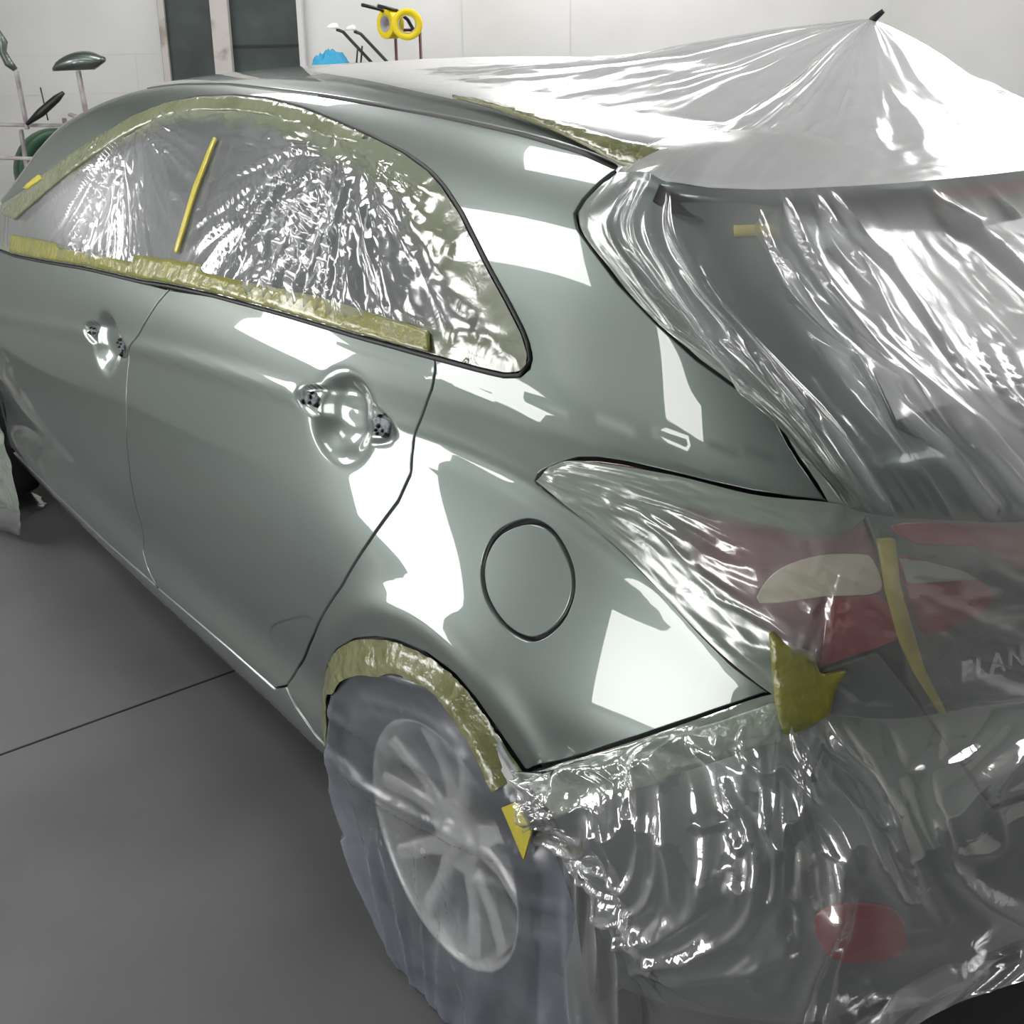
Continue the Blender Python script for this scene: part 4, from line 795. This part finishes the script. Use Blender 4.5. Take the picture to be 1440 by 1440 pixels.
spray = 1.1*(1-sm(db, .045, .080)); spray = np.maximum(spray, 1.1*(1-sm(tipd, .18, .31)))
haze = .10+.24*sm(U, .45, .9)+.16*fold
parts.append((G, haze, spray))
# skirt over the bumper
drop = []
for i, c in enumerate(skirt):
    q = c[-1].copy(); q[2] = -.03 if i < 4 else (.06 if i == 4 else (q[2]-.10 if i == 5 else q[2]-.03)); q[0] += .02; q[1] -= .02; drop.append(np.vstack([c, [(c[-1]+q)/2], [q]]))
skirt = np.array(drop)
G = cr2(skirt, 22, 20); U, Vv = uv01(G); n = gnormals(G); n *= np.sign(np.mean((n*grad(G)).sum(-1)))
fold = ridge(U*10+2.6*vnoise(U*4, Vv*2.6, 51), Vv*1.6, 53, 2); sw = ridge(Vv*3.2-U*3+.9*vnoise(U*5, Vv*5, 55), U*2.2, 57, 2); fine_ = ridge(U*20+3*vnoise(U*6, Vv*5, 58), Vv*5+2*vnoise(U*9, Vv*4, 60), 59, 2)
w = sm(Vv, .0, .10); lft = 1-sm(U, .42, .7)
amp = (np.maximum(fold-.25, 0)*(.030+.022*lft)+np.maximum(sw-.35, 0)*.042*lft*sm(Vv, .1, .3)*(1-sm(Vv, .75, .95))+fine_*(.002+.016*lft*(1-sm(Vv, .45, .75))))
G = G+n*(amp*w)[..., None]; G = push(G, .006)
db = dpts(G, p['bumpline']); haze = .08+.16*fold+.16*sm(U, .5, .95)+.10*sm(Vv, .85, 1); spray = 1.05*(1-sm(db, .035, .06))
parts.append((G, haze, spray))
rear_film = film_obj('masking_film', parts, M_['film_rear'])
rear_film.data.materials.append(M_['film_bumper'])
nf = 0; cnt = [(g.shape[0]-1)*(g.shape[1]-1) for g, _, _ in parts]; tot = sum(cnt[:3])
for i_, pl in enumerate(rear_film.data.polygons):
    if i_ >= tot: pl.material_index = 1
tag(rear_film, 'large clear plastic sheet draped over roof, antenna, tailgate and rear bumper', 'plastic sheet')

def tape(name, poly, d, m, parent, off=.010, step=.010, amp=.0025):
    def dsp(P, Q, N): return amp*ridge(P[:, 0]*26+P[:, 1]*17+2*vnoise(P[:, 0]*9, P[:, 2]*20, 3), P[:, 2]*34, 61, 2)
    return panel(name, poly, d, m, parent, step=step, off=off, gap=0, depth=.003, disp=dsp)
top_d = (0, -.5, 1)
tape('masking_tape', PTS['tape_roof'], top_d, M_['olive'], rear_film, .0115)
tape('masking_tape', PTS['tape_roof2'], top_d, M_['yolive'], rear_film, .004)
tape('masking_tape', PTS['tape_corner'], REAR, M_['yolive'], rear_film, .019)
tape('masking_tape', PTS['tape_bumper'], (1, -1, .35), M_['sprayband'], rear_film, .016, .008, .003)
tape('masking_tape', PTS['tape_strip'], REAR, M_['yellowtape'], rear_film, .006)
tape('masking_tape', PTS['tape_glass'], (1, -.6, .6), M_['yellowtape'], rear_film, .005)

# -- film over the side windows
gx = [np.array(q) for q in PTS['gather']]
def win_disp(P, Q, N):
    d = np.minimum(dist_poly(P, np.array(p['dlo']), True), .05)/.05
    h = 0
    for i, (g, k_) in enumerate(((gx[0], 26), (gx[1], 34), (gx[2], 30))):
        dx = P[:, 0]-g[0]; dz = g[2]-P[:, 2]; r = np.hypot(dx, dz); a = np.arctan2(dx, dz+.02)
        f = ridge(a*k_/math.pi+.5*vnoise(r*9, a*3, i), r*2.2, 70+i, 2)
        wgt = np.exp(-(np.abs(dx)/(.30 if i == 0 else .26))**2)
        h = h+np.maximum(f-.30, 0)*.036*wgt*sm(r, .0, .12)
    h = h+ridge(P[:, 0]*14+3*vnoise(P[:, 0]*6, P[:, 2]*6, 3), P[:, 2]*15, 77, 2)*(.001+.006*sm(P[:, 0], -1.0, -.3))
    return h*d+.0006
def win_attr(V, dd):
    g = gx[0]; dx = V[:, 0]-g[0]
    hz = .12+.40*np.exp(-((V[:, 0]+1.60)/.30)**2-((V[:, 2]-1.12)/.10)**2)+.10*vnoise(V[:, 0]*5, V[:, 2]*7, 4)
    top = sm(V[:, 2], 1.10, 1.22); wd = .018+.045*top+.03*sm(V[:, 0], -.35, .0)
    sp = 1.1*(1-sm(dd, wd*.6, wd*1.5))
    return hz, sp
wf = panel('masking_film', dlo, SIDE, M_['film_window'], None, step=.0085, off=.004, gap=.002, depth=.003, disp=win_disp, film=win_attr, solid=False)
tag(wf, 'crinkled clear plastic film taped over the side windows', 'plastic film')
low = [tuple(q) for q in PTS['winlow']]; bl_ = [tuple(q) for q in p['dlo'][1:10]]
def inner_(q): return tuple(np.array(q)+[0, 0, .004])
tape('masking_tape', low+[inner_(q) for q in bl_[::-1]], SIDE, M_['yolive'], wf, .0135)
tape('masking_tape', PTS['bp_tape'], SIDE, M_['yellowtape'], wf, .016, step=.006, amp=.001)
tape('masking_tape', PTS['top_tape'], SIDE, M_['bandtape'], wf, .010)
tape('masking_tape', PTS['spot_tape'], SIDE, M_['yellowtape'], wf, .0135)

# -- films over the wheels
def wheel_film(cx, label, full=True, big=1.):
    nth, nr = 200, 60; th = np.linspace(0, 2*np.pi, nth); deg = np.degrees(th)
    #        angle:  0 rear, 90 up, 180 front, 270 down
    rad = np.interp(deg, [0, 40, 90, 150, 180, 188, 205, 225, 260, 285, 315, 340, 360], [.385, .374, .374, .374, .374, .374, .345, .335, .325, .40, .50, .45, .385])
    rad = rad*big
    if not full: rad = np.interp(deg, [0, 15, 35, 90, 170, 180, 270, 330, 360], [.43, .42, .33, .30, .30, .36, .33, .42, .43])
    yed = np.interp(deg, [0, 90, 180, 190, 212, 270, 290, 315, 360], [-.868, -.886, -.835, -.79, -.66, -.66, -.80, -.84, -.868])
    G = np.zeros((nth, nr, 3)); tt = np.linspace(.02, 1, nr)
    for i in range(nth):
        low_ = sm(deg[i], 195, 215)*(1-sm(deg[i], 285, 310))
        rr = np.interp(tt, [0, .8, .9, 1], [0, .295, .322, rad[i]]) if low_ > .5 else rad[i]*tt
        yy = np.interp(tt, [0, .8, .9, 1], [-.884, -.889, -.878, yed[i]]) if low_ > .5 else np.interp(tt, [0, .80, 1], [-.884, -.890, yed[i]])
        G[i, :, 0] = cx+rr*math.cos(th[i]); G[i, :, 1] = yy; G[i, :, 2] = WC[2]+rr*math.sin(th[i])
    X, Z = G[..., 0]-cx, G[..., 2]
    a = np.radians(14); f1_ = ridge((Z*math.cos(a)-X*math.sin(a))*13+.5*vnoise(X*3, Z*3, 81), X*1.6, 83, 2)
    g2 = np.arctan2(X-.02, Z+.35); f2_ = ridge(g2*7, np.hypot(X, Z)*2, 85, 2)
    lowr = 1-sm(Z, .18, .32)
    R_ = np.hypot(X, Z-WC[2])
    d_ = (np.maximum(f1_-.3, 0)*.024*(1-lowr)+np.maximum(f2_-.3, 0)*.020*lowr+ridge(X*22, Z*22, 87, 2)*(.003 if full else .02))*(1-sm(R_, .34, .37)*.6)
    G[..., 1] -= d_; G[..., 2] = np.maximum(G[..., 2], FLOOR+.004)
    Rn = R_; sp = 0*R_
    if not full: sp = 1*(1-sm(.374-R_, .02, .05))*(Z > .1)
    haze = .05+.14*f1_+.10*np.clip(f2_, 0, 1)*lowr
    o = film_obj('masking_film', [(G, haze, sp)], M_['film_wheel'] if full else M_['film_bumper'])
    return tag(o, label, 'plastic film')
wfilm = wheel_film(WC[0], 'bluish clear plastic film stretched over the rear wheel')
# olive overspray tape round the arch
def arch_tape():
    A = cr(p['arch'], 10); c = np.array([WC[0], 0, WC[2]]); n = len(A); rows = []
    s_ = np.linspace(0, 1, n); wdt = .036+.012*vnoise(s_*14, s_*0, 91)+.012*sm(s_, .4, .5)*(1-sm(s_, .7, .8))
    wdt *= (1-.35*sm(s_, .9, 1)); V = []; Fc = []; k_ = 7
    fb_ = np.array(PTS['archfb']); A = np.vstack([A, [A[-1]*.66+fb_*.34+[-.006, 0, 0]], [A[-1]*.33+fb_*.67+[-.004, 0, 0]], [fb_]]); wdt = np.r_[wdt, wdt[-1]*.9, wdt[-1]*.7, wdt[-1]*.35]; n = len(A)
    for i in range(n):
        d = c-A[i]; d[1] = 0; d /= np.linalg.norm(d)
        for j in range(k_):
            t_ = j/(k_-1); q = A[i]+d*wdt[i]*t_; q[1] = A[i][1]+(-.002+(-.902-A[i][1])*sm(t_, 0, .9))*(1-sm(i/n, .60, .80))+sm(i/n, .60, .80)*(.002-.016*t_)-.004*ridge(i*.35, j*.6, 93, 2)
            V.append(q)
    for i in range(n-1):
        for j in range(k_-1): Fc.append((i*k_+j, (i+1)*k_+j, (i+1)*k_+j+1, i*k_+j+1))
    o = mesh('masking_tape', V, Fc, M_['olive'], wfilm, True); return o
arch_tape()
q = [np.array(v) for v in PTS['tape_end']]
ym = -.905
mesh('masking_tape', [(v[0], ym if i < 3 else ym+.0, v[2]) for i, v in enumerate(q)]+[(v[0], ym-.003, v[2]) for v in q], [(0, 1, 2, 3), (7, 6, 5, 4), (0, 4, 5, 1), (1, 5, 6, 2), (2, 6, 7, 3), (3, 7, 4, 0)], M_['yellowtape'], wfilm)
wheel_film(-2.74, 'crumpled plastic film over the front wheel at the left edge', False, 1.16)

# ---------------------------------------------------------------- things along the back wall
def R3(s, D, z): return Vector(room(s, D, z))
DS = 5.7
# stand of raw steel bar with painted parts drying on it
st = empty('paint_stand', room(-1.9, DS, FLOOR), 'steel stand of overspray-covered bars behind the car bonnet', 'paint stand')
def bar(name, a, b, w, m, parent, rot=ROOM_ROT):
    a, b = Vector(a), Vector(b); d = b-a; L = d.length
    bm = bmesh.new(); bmesh.ops.create_cube(bm, size=1.)
    for v in bm.verts: v.co = Vector((v.co.x*w, v.co.y*w*.5, v.co.z*L))
    es = list(bm.edges); bmesh.ops.bevel(bm, geom=es, offset=w*.12, segments=1, affect='EDGES')
    q_ = d.to_track_quat('Z', 'Y').to_matrix().to_4x4(); bmesh.ops.transform(bm, matrix=Matrix.Translation((a+b)/2) @ q_, verts=bm.verts)
    return bm_obj(name, bm, m, parent)
bar('crossbar', R3(-2.75, DS, 1.135), R3(-1.84, DS, 1.108), .030, M_['steel'], st)
bar('crossbar', R3(-2.62, DS-.12, 1.0), R3(-1.70, DS-.12, .96), .030, M_['steel'], st)
bar('upright', R3(-2.20, DS-.01, 1.36), R3(-2.185, DS-.01, 1.10), .028, M_['steel'], st)
bar('upright', R3(-2.215, DS-.01, 1.10), R3(-2.20, DS-.01, FLOOR), .028, M_['steel'], st)
bar('upright', R3(-1.925, DS, 1.352), R3(-1.90, DS, .98), .032, M_['steel'], st)
bar('upright', R3(-2.05, DS+.1, 1.14), R3(-2.05, DS+.1, FLOOR), .03, M_['steel'], st)
bar('foot', R3(-2.35, DS+.05, FLOOR+.015), R3(-1.75, DS+.05, FLOOR+.015), .03, M_['steel'], st)
for s in (-1.90, -1.86, -1.83, -1.80):
    bar('clamp', R3(s, DS-.02, 1.16), R3(s+.01, DS-.02, 1.07), .022, M_['steel'], st)
bar('clamp', R3(-1.985, DS-.02, 1.165), R3(-1.80, DS-.02, 1.10), .030, M_['steel'], st)
# mirror cap
bm = bmesh.new(); rows = []
for i in range(15):
    u_ = i/14; s_ = -2.035+.235*u_; topz = 1.372+.045*math.sin(math.pi*min(1, u_*1.05))**.6+.038*u_; botz = 1.352+.004*u_+(.0 if u_ < .8 else (u_-.8)*.16)
    dep = .085*math.sin(math.pi*(.06+.80*u_))**.6
    ring_ = []
    for k_ in range(12):
        a = 2*math.pi*k_/12; zc_ = (topz+botz)/2; hz = max((topz-botz)/2, .004)
        ring_.append(bm.verts.new(R3(s_, DS-dep*.5*math.sin(a), zc_+hz*math.cos(a))))
    rows.append(ring_)
for a, b in zip(rows[:-1], rows[1:]):
    for k_ in range(12): bm.faces.new((a[k_], a[(k_+1) % 12], b[(k_+1) % 12], b[k_]))
bm.faces.new(rows[0]); bm.faces.new(rows[-1][::-1]); bmesh.ops.recalc_face_normals(bm, faces=bm.faces)
tag(bm_obj('mirror_cap', bm, M_['paint'], None, True), 'freshly painted grey-green door mirror cap drying on a stand post', 'mirror cap')
# painted strip part at the left edge
bm = bmesh.new()
tube_bm(bm, [R3(-2.275, DS, 1.56), R3(-2.262, DS, 1.52), R3(-2.245, DS, 1.48), R3(-2.252, DS, 1.44), R3(-2.232, DS, 1.39), R3(-2.205, DS, 1.362)], [.008, .017, .022, .017, .020, .012], 10)
tag(bm_obj('door_handle_part', bm, M_['paint'], None, True), 'painted grey-green car trim piece held upright on the stand at the left edge', 'car part')
# dark brush / tool lying across the stand
bm = bmesh.new(); tube_bm(bm, [R3(-2.17, DS-.05, 1.125), R3(-2.10, DS-.05, 1.175), R3(-2.02, DS-.05, 1.235), R3(-1.985, DS-.05, 1.262)], [.008, .020, .018, .008], 8)
tube_bm(bm, [R3(-2.09, DS-.04, 1.285), R3(-2.075, DS-.04, 1.14)], .0035, 6)
tag(bm_obj('dusting_tool', bm, M_['black_metal'], None, True), 'dark stick-like tool lying across the steel stand', 'tool')
# green drum / reel
ds = empty('hose_reel', room(-2.20, 6.06, FLOOR), 'dark green reel with brown core standing behind the steel stand', 'reel')
ax = tuple(-fh*.8+rh*.6)
cdr = R3(-2.20, 6.06, .87)
lathe('rim', [(.155, -.05), (.20, -.05), (.205, -.04), (.205, .04), (.20, .05), (.155, .05), (.155, -.05)], cdr, ax, M_['hose'], ds, 40)
lathe('core', [(0, -.03), (.152, -.03), (.152, .03), (0, .03)], cdr, ax, M_['card'], ds, 32)
bar('support', R3(-2.20, 6.06, .69), R3(-2.20, 6.06, FLOOR), .05, M_['hose'], ds)
# tape rack with two yellow rolls
DT = 5.8
rk = empty('tape_rack', room(-.44, DT, FLOOR), 'wire rack with red-brown legs and black prongs by the wall', 'tape rack')
tube('leg', [R3(-.498, DT, 1.50), R3(-.498, DT, FLOOR)], .007, M_['redrod'], rk)
tube('leg', [R3(-.386, DT, 1.50), R3(-.386, DT, FLOOR)], .007, M_['redrod'], rk)
tube('crossbar', [R3(-.498, DT, 1.50), R3(-.386, DT, 1.50)], .007, M_['redrod'], rk)
tube('prong', [R3(-.415, DT, 1.50), R3(-.435, DT-.06, 1.545), R3(-.48, DT-.10, 1.585), R3(-.555, DT-.16, 1.605)], .008, M_['black_metal'], rk)
tube('prong', [R3(-.49, DT, 1.50), R3(-.51, DT-.04, 1.56), R3(-.55, DT-.10, 1.59), R3(-.625, DT-.16, 1.61)], .008, M_['black_metal'], rk)
def roll(s, D, z, yaw, label, R_=.068, w=.048):
    ax = -fh*math.cos(yaw)+rh*math.sin(yaw)
    t_ = lathe('tape_roll', [(R_*.56, -w/2), (R_*.97, -w/2), (R_, -w/2+.002), (R_, w/2-.002), (R_*.97, w/2), (R_*.56, w/2), (R_*.56, -w/2)], R3(s, D, z), tuple(ax), M_['tapeyellow'], None, 40)
    tag(t_, label, 'masking tape roll', 'yellow tape rolls on the rack')
    lathe('core', [(R_*.52, -w/2-.001), (R_*.565, -w/2-.001), (R_*.565, w/2+.001), (R_*.52, w/2+.001), (R_*.52, -w/2-.001)], R3(s, D, z), tuple(ax), M_['core'], t_, 32)
roll(-.432, DT-.135, 1.525, .05, 'yellow masking tape roll facing forward, right one on the rack')
roll(-.512, DT-.075, 1.528, -.85, 'yellow masking tape roll turned sideways, left one on the rack', .064, .06)
# two bent holders with small caps
for i_, (s1, z1, s0, z0, m_, lb) in enumerate(((-.745, 1.497, -.585, 1.33, 'skin', 'white cap on a bent black rod, left of the pair'), (-.665, 1.487, -.512, 1.33, 'silver', 'grey cap on a bent black rod, right of the pair'))):
    t_ = empty('cap_holder', room(s0, DT, FLOOR), lb, 'holder', 'small painted caps on bent rods')
    tube('rod', [R3(s1-.02, DT, z1+.012), R3(s1+.01, DT, z1), R3(s0, DT, z0), R3(s0+.02, DT, z0-.08), R3(s0+.02, DT, FLOOR)], .0075, M_['black_metal'], t_)
    bm = bmesh.new(); bmesh.ops.create_uvsphere(bm, u_segments=16, v_segments=8, radius=1.)
    for v in bm.verts: v.co = Vector((v.co.x*.028, v.co.y*.02, max(v.co.z, -.25)*.020*(1+.3*v.co.x)))
    bmesh.ops.transform(bm, matrix=Matrix.Translation(R3(s1-.035, DT, z1+.020)) @ Matrix.Rotation(ROOM_ROT, 4, 'Z'), verts=bm.verts)
    bm_obj('cap', bm, M_[m_], t_, True)
# trolley carrying the blue cloth (hidden behind the roof, only its load shows)
tr = empty('side_table', room(-.80, DT, FLOOR), 'small grey table behind the car roof under the blue cloth', 'table')
bm = bmesh.new(); box_bm(bm, R3(-.80, DT, 1.335), (.36, .3, .02), ROOM_ROT, .004); bm_obj('table_top', bm, M_['silver'], tr)
for a in (-.16, .16):
    for b in (-.13, .13): tube('leg', [R3(-.80+a, DT+b, 1.326), R3(-.80+a, DT+b, FLOOR)], .012, M_['silver'], tr)
bm = bmesh.new(); n_ = 26; grid_ = []
for i in range(n_):
    r_ = []
    for j in range(n_):
        a, b = i/(n_-1)-.5, j/(n_-1)-.5; hh = max(0, 1-(a*2)**2)*max(0, 1-(b*2)**2)
        z = 1.349+.062*hh**.6+.045*(float(ridge(a*5+3, b*4, 95, 2))-.5)*hh**.3
        r_.append(bm.verts.new(R3(-.80+a*.165, DT+b*.16, max(z, 1.348))))
    grid_.append(r_)
for i in range(n_-1):
    for j in range(n_-1): bm.faces.new((grid_[i][j], grid_[i+1][j], grid_[i+1][j+1], grid_[i][j+1]))
tag(bm_obj('blue_cloth', bm, M_['bluecloth'], None, True), 'crumpled bright blue cloth behind the car roof', 'cloth')
bm = bmesh.new()
for s in (-.672, -.652): tube_bm(bm, [R3(s-.01, DT, 1.36), R3(s, DT, 1.435)], .004, 6)
tube_bm(bm, [R3(-.69, DT, 1.358), R3(-.62, DT, 1.35)], .006, 6)
tag(bm_obj('wire_clip', bm, M_['black_metal'], None, True), 'small black wire with two upright ends beside the blue cloth', 'wire')
